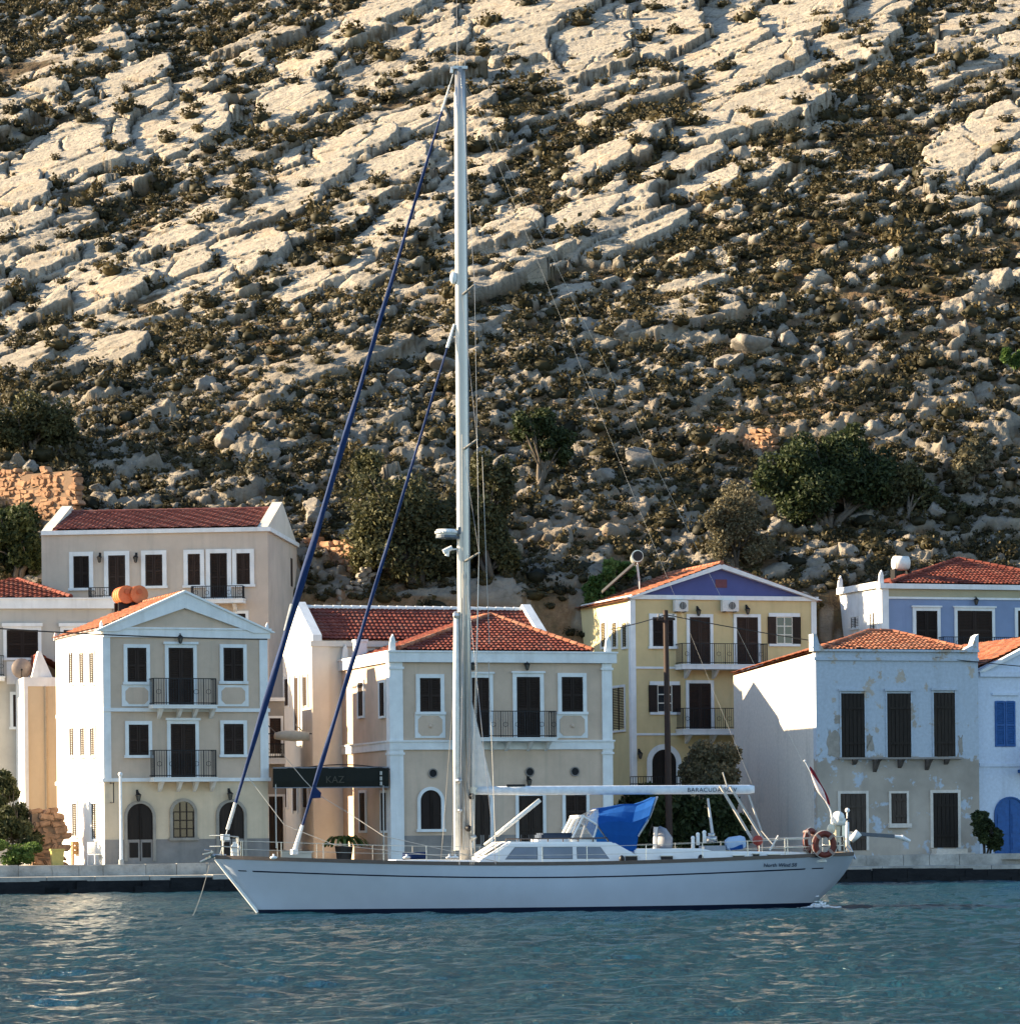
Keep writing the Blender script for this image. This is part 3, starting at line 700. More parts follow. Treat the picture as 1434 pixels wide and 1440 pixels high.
        if left:
            box(bm, X0-proud, X0+.004, yf+.004, left, zb, zt)
            if step and zt-zb > .12: box(bm, X0-proud-.05, X0+.004, yf+.004, left, zt-.07, zt+.004)
        return s.part(name, bm, m or WHITE())
    def lamp(s, px, py, yf=0.0):
        x, z = s.F(px, py, yf-.2); bm = B(); box(bm, x-.02, x+.02, yf-.2, yf, z+.22, z+.25); box(bm, x-.02, x+.02, yf-.22, yf-.18, z+.16, z+.22); box(bm, x-.05, x+.05, yf-.02, yf, z+.1, z+.32)
        cyl(bm, (x, yf-.2, z+.13), .15, .1, 8, r2=.04); cyl(bm, (x, yf-.2, z-.16), .05, .04, 8)
        for k in range(4): a = PI/4+k*PI/2; tube(bm, [(x+.12*math.cos(a), yf-.2+.12*math.sin(a), z+.08), (x+.06*math.cos(a), yf-.2+.06*math.sin(a), z-.15)], .014, 4)
        o = s.part('wall_lantern', bm, IRON); bm = B(); cyl(bm, (x, yf-.2, z-.03), .055, .2, 8, r2=.105); obj('lamp_glass', bm, LAMPGLASS, o); return o
def octo(x0, x1, z0, z1, c=.16):
    return [(x0+c, z0), (x1-c, z0), (x1, z0+c), (x1, z1-c), (x1-c, z1), (x0+c, z1), (x0, z1-c), (x0, z0+c)]
def antefix(h, x, y, z, s=.45, m=None):
    bm = B(); prism_xz(bm, [(x-.22*s, z), (x+.22*s, z), (x+.2*s, z+.7*s), (x+.05*s, z+1.1*s), (x-.12*s, z+.8*s)], y-.12*s, y+.12*s)
    return h.part('finial', bm, m or WHITE())
BEIGE = stucco('beige_wall', (.58, .44, .33), (.33, .29, .23), .22, .7, .25)
WARM_BOUNCE = stucco('warm_bounce_wall', (.65, .515, .36), (.4, .34, .25), .22, .7, .25)  # warm tone stands for light bounced onto the ground floor
DADO = stucco('grey_dado', (.27, .24, .215), (.15, .15, .15), .3, 1.2, .3)
TAUPE = stucco('taupe_wall', (.54, .45, .365), (.32, .28, .24), .2, .6, .25)
PALE = stucco('pale_wall', (.66, .60, .50), (.45, .4, .33), .2, .7, .2)
# ------------------------------------------------------------------ 1: cream three-storey house with pediment
def house_pediment():
    h = House('house', 'three storey beige house with white pediment and two iron balconies nearest the left', 148, 150, 21, 1.15)
    F = h.F; W = F(376, 1000)[0]; D = h.L(80, 1000)[0]; zb = F(260, 890)[1]; zc = F(260, 1098)[1]; zd = F(260, 1180)[1]
    apex = (F(259, 846)[0], F(259, 846)[1])
    bm = B(); box(bm, 0, W, 0, D, zc, zb); h.part('wall', bm, BEIGE)
    bm = B(); box(bm, 0, W, 0, D, -1.2, zc); h.part('ground_floor_wall', bm, WARM_BOUNCE)
    bm = B(); box(bm, -.015, 0, .0, D, -1.2, zb); h.part('side_wall', bm, stucco('sunlit_white_wall', (.80, .77, .70), (.6, .55, .45), .1, .7, .12))  # extra-pale slab puts the direct sun into this wall's colour
    bm = B(); box(bm, -.02, W+.02, -.035, 0, -.2, zd); h.part('dado', bm, DADO)
    # gable front and its raking cornice
    bm = B(); prism_xz(bm, [(.1, zb), (W-.1, zb), apex], 0.0, .3); h.part('gable', bm, BEIGE)
    bm = B(); prism_xz(bm, [(.1, zb), (W-.1, zb), apex], D-.3, D); h.part('gable', bm, BEIGE)
    L0 = F(148, 883); Rr = F(373, 880); A = F(258, 833)
    bm = B(); t = .34
    prism_xz(bm, [(-.25, zb+.02), (-.25+.85, zb+.02), (apex[0], apex[1]-.28), (apex[0], A[1])], -.16, .3); prism_xz(bm, [(apex[0]+.002, A[1]), (apex[0]+.002, apex[1]-.28), (W-.6, zb+.02), (W+.25, zb+.02)], -.16, .3)
    prism_xz(bm, [(-.33, zb+.06), (-.25, zb+.02), (apex[0], A[1]-.02), (apex[0], A[1]+.08)], -.24, .32); prism_xz(bm, [(apex[0], A[1]+.08), (apex[0], A[1]-.02), (W+.25, zb+.02), (W+.33, zb+.06)], -.24, .32)
    h.part('pediment_cornice', bm, WHITE())
    h.bandx('architrave', 883, 897, .1, x0=148, x1=376, left=D, right=True); h.bandx('cornice', 996, 1001, .1, x0=148, x1=376, left=D, step=False, right=True); h.bandx('cornice', 1094, 1099, .13, x0=148, x1=376, left=D, step=False, right=True)
    zt = F(260, 897)[1]; zm0, zm1 = F(260, 996)[1], F(260, 1001)[1]; zn0 = F(260, 1094)[1]
    for a, b in ((-.03, .3), (W-.33, W+.03)):
        bm = B(); box(bm, a, b, -.05, .3, zn0, zt); h.part('pilaster', bm, WHITE())
    # roof: ridge to the back
    zr = A[1]-.05; bm = B(); e = .12
    tile_facet(bm, [(-e, D, zb+.14), (-e, .3, zb+.14), (apex[0], .3, zr), (apex[0], D, zr)]); tile_facet(bm, [(W+e, .3, zb+.14), (W+e, D, zb+.14), (apex[0], D, zr), (apex[0], .3, zr)])
    ridge_caps(bm, (apex[0], .32, zr+.05), (apex[0], D, zr+.05)); rf = h.part('roof', bm, ORANGE)
    for x in (-.05, W+.05): antefix(h, x, .1, zb+.1, .35)
    antefix(h, -.05, D-.1, zb+.1, .35)
    for r in ((179, 911, 206, 959), (314, 911, 342, 958)):
        h.shutters(r, .15); x0, x1, z0, z1 = h.rect((r[0]-3, 966, r[2]+3, 990))
        bm = B(); box(bm, x0-.14, x1+.14, -.05, .004, z0-.1, z1+.08); o = h.part('window_panel', bm, WHITE()); bm = B(); prism_xz(bm, octo(x0+.02, x1-.02, z0, z1-.02), -.075, -.05); obj('panel_ornament', bm, BEIGE, o)
    for r in ((181, 1019, 209, 1062), (314.5, 1018, 342.5, 1061)): h.shutters(r, .15)
    h.shutters((237, 911, 272, 992), .15, 'balcony_door', head=.1); h.shutters((240, 1018, 275, 1094), .15, 'balcony_door', head=.1)
    h.balcony((216, 306), 954, 991, 996, .8, brackets=(226, 253, 275, 299)); h.balcony((217, 306), 1055, 1093, 1099, .8, brackets=(227, 253, 276, 300))
    stone = stucco('stone_surround', (.33, .29, .24), (.2, .18, .16), .3, 2, .3)
    h.arched((179, 1130, 215, 1211), .13, fm=stone); h.arched((308, 1128, 343, 1211), .13, fm=stone); h.arched((243, 1127, 273, 1178), .13, 'window', fm=stone, glazed=True, sill=True)
    h.lamp(195, 1121); h.lamp(324, 1119); h.lamp(254, 899)
    for xs in (102, 117, 131): h.side((xs-3, 918, xs+3, 961)); h.side((xs-2, 1024, xs+4, 1063))
    h.side((104, 1130, 110, 1176)); h.side((131, 1130, 138, 1180), name='door')
    # hanging sign bracket by the corner
    bm = B(); x, z = F(156, 1112); box(bm, x-.03, x+.03, -.5, 0, z+.3, z+.34); box(bm, x-.02, x+.02, -.5, -.46, z-.5, z+.34); box(bm, x-.02, x+.02, -.5, 0, z-.52, z-.48); h.part('sign_bracket', bm, IRON)
    # two orange water barrels on the roof are things of their own
    for px in (174.5, 192):
        p = at(px, 837, 158); r = empty('water_barrel', p, R(21)); bm = B(); cyl(bm, (0, 0, 0), .39, 1.1, 20, 'Y')
        for q in (-.5, -.17, .17, .5): cyl(bm, (0, q, 0), .405, .06, 20, 'Y')
        obj('tank', bm, plain('orange_plastic', (.55, .17, .06), .45), r); bm = B(); cyl(bm, (0, -.58, .12), .12, .08, 12, 'Y'); obj('cap', bm, plain('orange_cap', (.4, .11, .04), .5), r)
        for q in (-.35, .35): bm = B(); box(bm, -.35, .35, q-.04, q+.04, -.9, -.34); obj('cradle', bm, IRON, r)
        tag(r, 'left one of two round orange water barrels on the pediment house roof' if px < 180 else 'right one of two round orange water barrels on the pediment house roof', 'water tank', 'orange barrels on the roof')
    return h
HP = house_pediment()
# ------------------------------------------------------------------ 0: tall narrow annexe with white chimney gable
def annexe():
    h = House('house', 'narrow annexe with bounced light tint and white gable end squeezed left of the pediment house', 38, 163.5, 15, 1.1)
    F = h.F; W = F(112, 1000)[0]; D = 7.0; zt = F(60, 956)[1]
    BOUNCE_OCH = stucco('bounce_ochre_wall', (.60, .48, .32), (.42, .31, .2), .15, .6, .2)  # warm albedo stands in for sun bounced off the neighbouring wall
    bm = B(); box(bm, 0, W, 0, D, -1, zt); h.part('wall', bm, BOUNCE_OCH)
    bm = B(); box(bm, -.06, .12, -.06, D, -.8, zt+.12); box(bm, .12, W, -.05, .2, zt-.3, zt+.12); h.part('lit_side_and_edge', bm, WHITE())  # left slab is white to carry the direct sun; front strip is trim
    x, z = F(65, 1050); bm = B(); tube(bm, [(x, -.07, 0), (x, -.07, zt-.3)], .05, 8); h.part('drainpipe', bm, plain('drainpipe', (.42, .33, .22)))
    x0, x1 = F(46, 955)[0], F(76, 955)[0]; za = F(58, 915)[1]; bm = B(); prism_xz(bm, [(x0, zt+.1), (x1, zt+.1), (x0+(x1-x0)*.45, za), (x0+(x1-x0)*.33, za)], .3, .8); h.part('gable', bm, WHITE())
    bm = B(); tile_facet(bm, [(x0+.35, 4.5, zt+.15), (x0+.35, .82, zt+.15), (x0+(x1-x0)*.4, .82, za-.1), (x0+(x1-x0)*.4, 4.5, za-.1)]); tile_facet(bm, [(W, .82, zt+.15), (W, 4.5, zt+.15), (x0+(x1-x0)*.42, 4.5, za-.1), (x0+(x1-x0)*.42, .82, za-.1)]); h.part('roof', bm, RED)
annexe()
# ------------------------------------------------------------------ left: grey house behind
def house_grey():
    h = House('house', 'grey house with red hip roof behind the narrow annexe at the left edge', -60, 166, 8, 3.5)
    F = h.F; W = F(158, 900)[0]; D = 9; zt = F(60, 856)[1]; ze = F(60, 842)[1]
    G = stucco('grey_beige_wall', (.44, .41, .36), (.3, .28, .25), .2, .6, .3)
    bm = B(); box(bm, 0, W, 0, D, -3, zt); h.part('wall', bm, G)
    h.bandx('cornice', 841, 856, .16, x0=-60, x1=158, left=D, right=True)
    bm = B(); xr = F(100, 840)[0]; zr = F(20, 806)[1]; e = .3
    xa = F(25, 808)[0]
    tile_facet(bm, [(-e, -.1, ze), (xr, -.1, ze), (xa, D/2, zr), (2.5, D/2, zr)]); tile_facet(bm, [(xr, -.1, ze), (xr, D, ze), (xa, D/2, zr)]); tile_facet(bm, [(-e, D, ze), (-e, -.1, ze), (2.5, D/2, zr)])
    ridge_caps(bm, (2.5, D/2, zr), (xa, D/2, zr)); ridge_caps(bm, (xr, -.05, ze+.1), (xa, D/2, zr+.05)); h.part('roof', bm, RED)
    h.shutters((10, 886, 54, 925), .16, head=.16); h.shutters((90, 886, 130, 905), .16, head=.16, sill=False); h.shutters((19, 977, 46, 1022), .14)
    bm = B(); x0, x1, z0, z1 = h.rect((13, 930, 52, 962)); box(bm, x0-.1, x1+.1, -.04, .004, z0, z1); h.part('window_panel', bm, WHITE())
    h.balcony((-40, 7), 922, 951, 957, .9)
    p = at(31, 940, 164.5); r = empty('satellite_dish', p, R(8)); bm = B(); bmesh.ops.create_uvsphere(bm, u_segments=20, v_segments=14, radius=.75, matrix=Matrix.Translation((0, .6, 0)) @ Matrix.Rotation(PI/2, 4, 'X'))
    bmesh.ops.bisect_plane(bm, geom=bm.verts[:]+bm.edges[:]+bm.faces[:], plane_co=(0, .02, 0), plane_no=(0, 1, 0), clear_outer=True); obj('dish', bm, plain('dish_metal', (.22, .17, .14), .5), r, True)
    bm = B(); tube(bm, [(0, -.1, -.42), (0, -.35, -.1)], .02, 6); cyl(bm, (0, -.36, -.08), .05, .14, 8, 'Y'); tube(bm, [(0, 0, -.3), (0, .1, -.7), (0, .6, -.8), (0, 1.5, -.8)], .035, 6); obj('arm', bm, IRON, r)
    tag(r, 'round brownish satellite dish under the shuttered window of the grey house', 'satellite dish')
house_grey()
# ------------------------------------------------------------------ A: big taupe house up the slope
def house_taupe():
    h = House('house', 'long taupe house with low red roof standing high on the slope behind', 63, 171, -5, 5.0)
    F = h.F; W = F(377, 800)[0]; D = 9.5; ze = F(220, 749)[1]
    bm = B(); box(bm, 0, W, 0, D, -3, ze); h.part('wall', bm, TAUPE)
    h.bandx('cornice', 744, 750, .14, x0=63, x1=377, left=D, step=False, right=True)
    bm = B(); box(bm, W, W+.14, 0, D, F(220, 750)[1], F(220, 744)[1]); h.part('cornice', bm, WHITE())
    zr = F(220, 713)[1] ; ymid = D*.5
    # ridge height as seen at mid depth
    zr = 2+(HY-716)*(171+ymid)/FPX-5.0; z0 = F(220, 744)[1]
    bm = B(); tile_facet(bm, [(.5, .02, z0), (W-.5, .02, z0), (W-.5, ymid, zr), (.5, ymid, zr)]); tile_facet(bm, [(W-.5, D, z0), (.5, D, z0), (.5, ymid, zr), (W-.5, ymid, zr)])
    ridge_caps(bm, (.5, ymid, zr+.05), (W-.5, ymid, zr+.05)); h.part('roof', bm, tiles('dusky_tiles', (.16, .05, .04), (.21, .07, .055), (.26, .10, .08)))
    for a, b in ((.0, .5), (W-.5, W)):
        bm = B(); prism_yz(bm, [(0, z0+.002), (D, z0+.002), (ymid, zr+.38)], a, b); h.part('gable', bm, PALE)
    for r in ((104, 782, 126, 827), (205, 780, 229, 824), (264.6, 779, 282, 823), (333, 778, 352, 822)): h.shutters(r, .2)
    h.shutters((153, 781, 177, 838), .2, 'balcony_door'); h.shutters((296, 778, 320, 841), .2, 'balcony_door')
    h.balcony((268, 342), 824, 842, 848, .8, brackets=(280, 305, 330)); h.balcony((124, 180), 826, 840, 845, .8, brackets=(135, 165))
    for px in (140, 191): h.lamp(px, 786)
    h.shutters((333, 863, 346, 900), .14); h.shutters((290, 863, 315, 900), .14)
    bm = B(); yy, z = h.fr.M @ Vector((0, 0, 0)), 0
    d = h.fr.M @ ray(410, 805); t_ = (W-h.fr.C.x)/d.x; q = h.fr.C+d*t_
    box(bm, W-.01, W+.03, q.y-.25, q.y+.25, q.z-.7, q.z+.7); h.part('vent_slit', bm, SHUT)
house_taupe()
# ------------------------------------------------------------------ 2: middle house with hip roof and long back wing
def house_middle():
    h = House('house', 'wide two storey beige house with white corner pilasters behind the mast', 551, 153.5, 18, 1.1)
    F, L = h.F, h.L; W = F(858, 1000)[0]; D = L(481, 1000)[0]; zt = F(700, 932)[1]; zc = F(700, 916)[1]; zm = F(700, 1047)[1]; zd = F(700, 1174)[1]
    bm = B(); box(bm, 0, W, 0, D, -1.2, zt); h.part('wall', bm, BEIGE)
    bm = B(); box(bm, .3, W-.2, -.03, 0, -.3, zd); h.part('dado', bm, DADO)
    h.bandx('cornice', 916, 932, .22, x0=551, x1=858, left=D, right=True); h.bandx('cornice', 1041, 1054, .12, x0=551, x1=858, left=D, right=True)
    zm0, zm1 = F(700, 1041)[1], F(700, 1054)[1]
    for a, b in ((-.06, F(566, 1000)[0]), (F(846, 1000)[0], W+.06)):
        bm = B(); box(bm, a, b, -.09, .45, -.5, zt)
        box(bm, a-.05, b+.05, -.14, .5, zt-.3, zt-.2); box(bm, a-.05, b+.05, -.14, .5, zm1-.22, zm1-.12)
        h.part('pilaster', bm, WHITE())
    for x, y in ((.1, .0), (W-.1, .0), (.1, D-.2)): antefix(h, x, y, zc, .65)
    # back wing: box, ridge parallel to the front
    xb0 = h.F(440, 950, D)[0]; bd = 5.4; xb1 = h.F(772, 900, D)[0]; zbe = h.F(600, 901, D)[1]
    zbr = (h.fr.C.z + (h.fr.M @ ray(600, 858)).z*((D+bd/2-h.fr.C.y)/(h.fr.M @ ray(600, 858)).y))
    BW = stucco('cream_white_wall', (.66, .60, .52), (.45, .4, .34), .15, .7, .2)
    bm = B(); box(bm, xb0, xb1, D, D+bd, -1.5, zbe); h.part('back_wing_wall', bm, BW)
    for a, b in ((xb0, xb0+.4), (xb1-.4, xb1)):
        bm = B(); prism_yz(bm, [(D-.15, zbe-.05), (D+bd+.15, zbe-.05), (D+bd+.15, zbe+.22), (D+bd/2, zbr+.32), (D-.15, zbe+.22)], a-.03, b); h.part('gable', bm, WHITE())
    bm = B(); tile_facet(bm, [(xb0+.4, D-.12, zbe), (xb1-.4, D-.12, zbe), (xb1-.4, D+bd/2, zbr), (xb0+.4, D+bd/2, zbr)]); tile_facet(bm, [(xb1-.4, D+bd, zbe), (xb0+.4, D+bd, zbe), (xb0+.4, D+bd/2, zbr), (xb1-.4, D+bd/2, zbr)])
    rb = h.part('back_roof', bm, RED); bm = B(); ridge_caps(bm, (xb0+.4, D+bd/2, zbr+.06), (xb1-.4, D+bd/2, zbr+.06), .12); obj('ridge_cap', bm, WHITE(), rb)
    bm = B(); box(bm, xb0-.05, xb0+.75, D-.07, D, -1, zbe-.25); box(bm, xb0-.12, xb1, D-.14, D, zbe-.3, zbe-.05); h.part('back_cornice', bm, BW)
    # front hip roof, ridge running back into the wing
    za = F(690, 868)[1]; ya = 4.6
    za = h.fr.C.z + (h.fr.M @ ray(690, 866)).z*((ya-h.fr.C.y)/(h.fr.M @ ray(690, 866)).y); xa = h.F(690, 866, ya)[0]
    x0, x1 = F(559, 915)[0], F(832, 912)[0]; bm = B()
    tile_facet(bm, [(x0, -.05, zc), (x1, -.05, zc), (xa, ya, za)]); tile_facet(bm, [(x0, D+1, zc), (x0, -.05, zc), (xa, ya, za), (xa, D+1, za)]); tile_facet(bm, [(x1, -.05, zc), (x1, D, zc), (xa, D, za), (xa, ya, za)])
    fr_ = h.part('front_roof', bm, RED); bm = B(); ridge_caps(bm, (x0, -.05, zc+.1), (xa, ya, za+.06)); ridge_caps(bm, (x1, -.05, zc+.1), (xa, ya, za+.06)); ridge_caps(bm, (xa, ya, za+.06), (xa, D+1, za+.06)); obj('ridge_cap', bm, ORANGE, fr_)
    bm = B(); x, z = F(529, 905); box(bm, .25, .75, D-1.6, D-1.1, zc, zc+.75); box(bm, .2, .8, D-1.65, D-1.05, zc+.75, zc+.85); h.part('chimney', bm, WHITE())
    for r in ((590, 953.5, 619, 1001), (789, 952, 819, 1001)):
        h.shutters(r, .17); a = h.rect((r[0]-3, 1006, r[2]+3, 1036)); bm = B(); box(bm, a[0]-.12, a[1]+.12, -.05, .004, a[2]-.05, a[3]+.06); o = h.part('window_panel', bm, WHITE())
        bm = B(); prism_xz(bm, octo(a[0]+.02, a[1]-.02, a[2]+.04, a[3]-.02), -.075, -.05); ball(bm, ((a[0]+a[1])/2, -.08, (a[2]+a[3])/2), .09); obj('panel_ornament', bm, BEIGE, o)
    h.shutters((663, 953, 687.6, 1037), .17, 'balcony_door', head=.08); h.shutters((726, 952, 759, 1037), .17, 'balcony_door', head=.08)
    h.balcony((652, 784), 1000, 1037, 1042, .9, brackets=(668, 694, 714, 745, 770)); h.lamp(665, 937); h.lamp(741, 937)
    for px, py in ((608.5, 1087.5), (676, 1086), (744.5, 1085.5), (808, 1085)):
        x, z = F(px, py); bm = B(); cyl(bm, (x, -.015, z), .18, .05, 20, 'Y'); o = h.part('round_vent', bm, plain('vent_black', (.012, .012, .013), .8)); bm = B(); tube(bm, [(x+.19*math.cos(k*PI/10), -.04, z+.19*math.sin(k*PI/10)) for k in range(21)], .03, 6); obj('frame', bm, DADO, o)
    h.arched((591, 1111, 620, 1166), .14, 'window', m=SHUT, sill=True); h.arched((666, 1113, 689, 1192), .14); h.shutters((729, 1119, 763, 1192), .14, 'door', door=True); h.shutters((794.6, 1118, 824, 1163), .14)
    h.lamp(744, 1100)
    for xs in (508, 538): h.side((xs-3, 960, xs+4, 1007)); h.side((xs-1, 1115, xs+7, 1168))
    # wing's left wall windows
    d0 = xb0
    for px, y0, y1 in ((404, 955, 992), (418, 953, 1030), (430, 952, 992), (402, 1100, 1135), (416, 1098, 1140), (430, 1098, 1135)):
        yy, zA = h.L(px, y0, d0); _, zB = h.L(px, y1, d0); bm = B(); box(bm, d0-.03, d0+.02, yy-.38, yy+.38, zB, zA)
        k = zB+.06
        while k < zA-.05: box(bm, d0-.045, d0-.03, yy-.34, yy+.34, k, k+.04); k += .09
        o = h.part('window', bm, SHUT); bm = B(); box(bm, d0-.07, d0+.01, yy-.5, yy-.38, zB-.1, zA+.12); box(bm, d0-.07, d0+.01, yy+.38, yy+.5, zB-.1, zA+.12); obj('frame', bm, WHITE(), o)
    h.D = D; h.xb0 = xb0; return h
HM = house_middle()
# ------------------------------------------------------------------ 3: yellow house with blue gable
def house_yellow():
    h = House('house', 'yellow house with blue gable and two long balconies behind the boom', 890, 172, 18, 3.4)
    F, L = h.F, h.L; W = F(1146, 900)[0]; D = 8.5; zb = F(1000, 843)[1]
    YEL = stucco('yellow_wall', (.62, .48, .25), (.38, .30, .15), .2, .7, .25); BLU = stucco('blue_gable', (.085, .10, .25), (.09, .1, .22), .15, .9, .15)
    bm = B(); box(bm, 0, W, 0, D, -3.5, zb); h.part('wall', bm, YEL)
    bm = B(); box(bm, -.02, 0, .12, D, -3.4, zb-.02); h.part('side_wall', bm, stucco('sunlit_yellow_wall', (.68, .58, .32), (.5, .42, .25), .15, .7, .15))  # lighter yellow copy of the wall, with its sunlight in the colour
    ax, az = F(1012, 799); bm = B(); prism_xz(bm, [(.0, zb), (W, zb), (ax, az)], .05, .3); h.part('gable', bm, BLU)
    bm = B(); prism_xz(bm, [(0, zb), (W, zb), (ax, az)], D-.3, D); h.part('gable', bm, YEL)
    zA = F(1012, 793)[1]; bm = B()
    prism_xz(bm, [(-.3, zb+.0), (-.02, zb-.0), (ax, az-.04), (ax, zA)], -.25, .3); prism_xz(bm, [(ax+.002, zA), (ax+.002, az-.04), (W+.02, zb), (W+.3, zb)], -.25, .3); h.part('gable_cornice', bm, WHITE())
    h.bandx('cornice', 838, 844, .12, x0=890, x1=1146, left=D, step=False, right=True); h.bandx('cornice', 938, 941, .06, x0=890, x1=1146, step=False); h.bandx('cornice', 1031, 1034, .06, x0=890, x1=1146, step=False)
    
    for a, b in ((-.05, .22), (W-.22, W+.05)): bm = B(); box(bm, a, b, -.05, .25, -3, F(1000, 844)[1]); h.part('pilaster', bm, WHITE())
    bm = B(); e = .25; zz = zb+.06
    tile_facet(bm, [(-e, D, zz-.12), (-e, -.25, zz-.12), (ax, -.25, zA-.02), (ax, D, zA-.02)]); tile_facet(bm, [(W+e, -.25, zz-.12), (W+e, D, zz-.12), (ax, D, zA-.02), (ax, -.25, zA-.02)]); ridge_caps(bm, (ax, -.25, zA+.04), (ax, D, zA+.04)); h.part('roof', bm, ORANGE)
    h.shutters((917, 868, 946, 909), .17); h.shutters((969, 868, 998, 936), .15, 'balcony_door'); h.shutters((1035, 868, 1065, 936), .15, 'balcony_door'); h.shutters((968, 961, 999, 1027), .15, 'balcony_door')
    for r in ((1091, 868, 1113, 905), (924, 964, 944, 1001)):     # glazed, shutters folded open
        x0, x1, z0, z1 = h.rect(r); bm = B(); box(bm, x0, x1, -.02, .02, z0, z1); o = h.part('window', bm, DARKGLASS); bm = B()
        for q in (0, .5, 1): xx = x0+(x1-x0)*q; box(bm, xx-.03, xx+.03, -.05, -.02, z0, z1)
        for q in (0, .33, .66, 1): zz_ = z0+(z1-z0)*q; box(bm, x0, x1, -.048, -.02, zz_-.025, zz_+.025)
        obj('muntin', bm, PALE, o); f = .15
        for a, b in ((x0-f-.3, x0-.02), (x1+.02, x1+f+.3)):
            bm = B(); box(bm, a, b, -.07, .01, z0-.02, z1+.02); k = z0+.08
            while k < z1-.05: box(bm, a+.04, b-.04, -.085, -.07, k, k+.04); k += .09
            obj('shutter', bm, SHUT, o)
        bm = B(); box(bm, x0-.4, x1+.4, -.09, .01, z1+.02, z1+.2); obj('lintel', bm, WHITE(), o); bm = B(); box(bm, x0-.4, x1+.4, -.1, .01, z0-.14, z0-.02); obj('sill', bm, WHITE(), o)
    h.balcony((959, 1080), 905, 934, 941, 1.0, brackets=(966, 1005, 1040, 1074)); h.balcony((960, 1062), 996, 1025, 1033, 1.0, brackets=(967, 1002, 1040))
    h.arched((916, 1054, 950, 1112), .26); h.lamp(982, 861); h.lamp(1051, 859); h.lamp(900, 1062)
    bm = B(); x, z = F(1014, 820); box(bm, x-.3, x+.3, .02, .06, z-.22, z+.18); h.part('gable_vent', bm, plain('vent_red', (.13, .04, .05)))
    for px, w in ((849.5, 3), (865, 3), (879, 3)): h.side((px-w, 876, px+w, 910))
    h.side((862, 967, 879, 1027))
    # low terrace wall and railing in front of the arched door
    bm = B(); x0, x1 = F(886, 1100, -1.2)[0], F(970, 1100, -1.2)[0]; z = F(930, 1103, -1.2)[1]; z2 = F(930, 1092, -1.2)[1]
    box(bm, x0, x1, -1.25, -.01, -3.5, z-.05); o = h.part('terrace', bm, YEL); bm = B()
    for q in (z+.03, z2): box(bm, x0, x1, -1.22, -1.18, q-.02, q+.02)
    for i in range(24): xx = x0+(x1-x0)*i/23; box(bm, xx-.012, xx+.012, -1.212, -1.188, z-.05, z2)
    obj('railing', bm, IRON, o)
    # air conditioners hang on the wall: things of their own
    for px, py, w, lab in ((957, 852, 20, 'smaller white air conditioner high on the yellow house left of centre'), (1026, 852, 25, 'larger white air conditioner under the peak of the blue gable')):
        x, z = F(px, py, -.3); c = h.root.matrix_basis; wv = w/2/30
        M = Matrix.Translation(h.fr.O) @ Matrix.Rotation(R(18), 4, 'Z'); r = empty('air_conditioner', M @ Vector((x, 0, z)), R(18)); bm = B(); box(bm, -wv, wv, -.42, -.1, -.27, .27); obj('casing', bm, plain('ac_white', (.62, .6, .56), .5), r)
        bm = B(); cyl(bm, (wv*.15, -.43, 0), .2, .03, 20, 'Y')
        obj('fan_grille', bm, plain('ac_grille', (.05, .05, .05), .5), r); bm = B(); tube(bm, [(wv*.15+.2*math.cos(k*PI/8), -.45, .2*math.sin(k*PI/8)) for k in range(17)], .018, 5); [box(bm, wv*.15-.2+q*.08, wv*.15-.19+q*.08, -.455, -.445, -.17, .17) for q in range(1, 5)]; obj('fan_guard', bm, plain('ac_white', (.6, .6, .6)), r)
        bm = B(); box(bm, -wv*.7, -wv*.6, -.42, -.01, -.31, -.27); box(bm, wv*.6, wv*.7, -.42, -.01, -.31, -.27); obj('bracket', bm, IRON, r); tag(r, lab, 'air conditioner', 'air conditioners on the yellow house')
    # solar water heater
    p1 = at(846, 833, 177); p2 = at(890, 794, 176); r = empty('solar_water_heater', p1, 0); q = p2-p1; bm = B()
    obox(bm, q/2, q/2, (0, 1.0, 0), q.cross(Vector((0, 1, 0))).normalized()*.05); obj('collector', bm, glassm('collector_glass', (.3, .32, .3), .25), r)
    bm = B(); c = at(895, 784, 176)-p1; cyl(bm, c, .3, 1.9, 18, 'Y'); obj('tank', bm, plain('tank_steel', (.62, .6, .56), .3, .5), r); bm = B(); cyl(bm, c+Vector((.02, -.96, 0)), .25, .05, 18, 'Y'); obj('tank_cap', bm, plain('tank_black', (.02, .02, .02)), r)
    bm = B(); [tube(bm, [c+Vector((0, s_, -.3)), at(898, 815, 176)-p1+Vector((0, s_, 0)), at(899, 845, 176)-p1+Vector((0, s_, 0))], .035, 6) for s_ in (-.7, .7)]; obj('stand', bm, plain('stand_grey', (.5, .5, .48), .5, .5), r)
    tag(r, 'solar water heater with slanted panel and round tank on the yellow house', 'solar heater')
house_yellow()
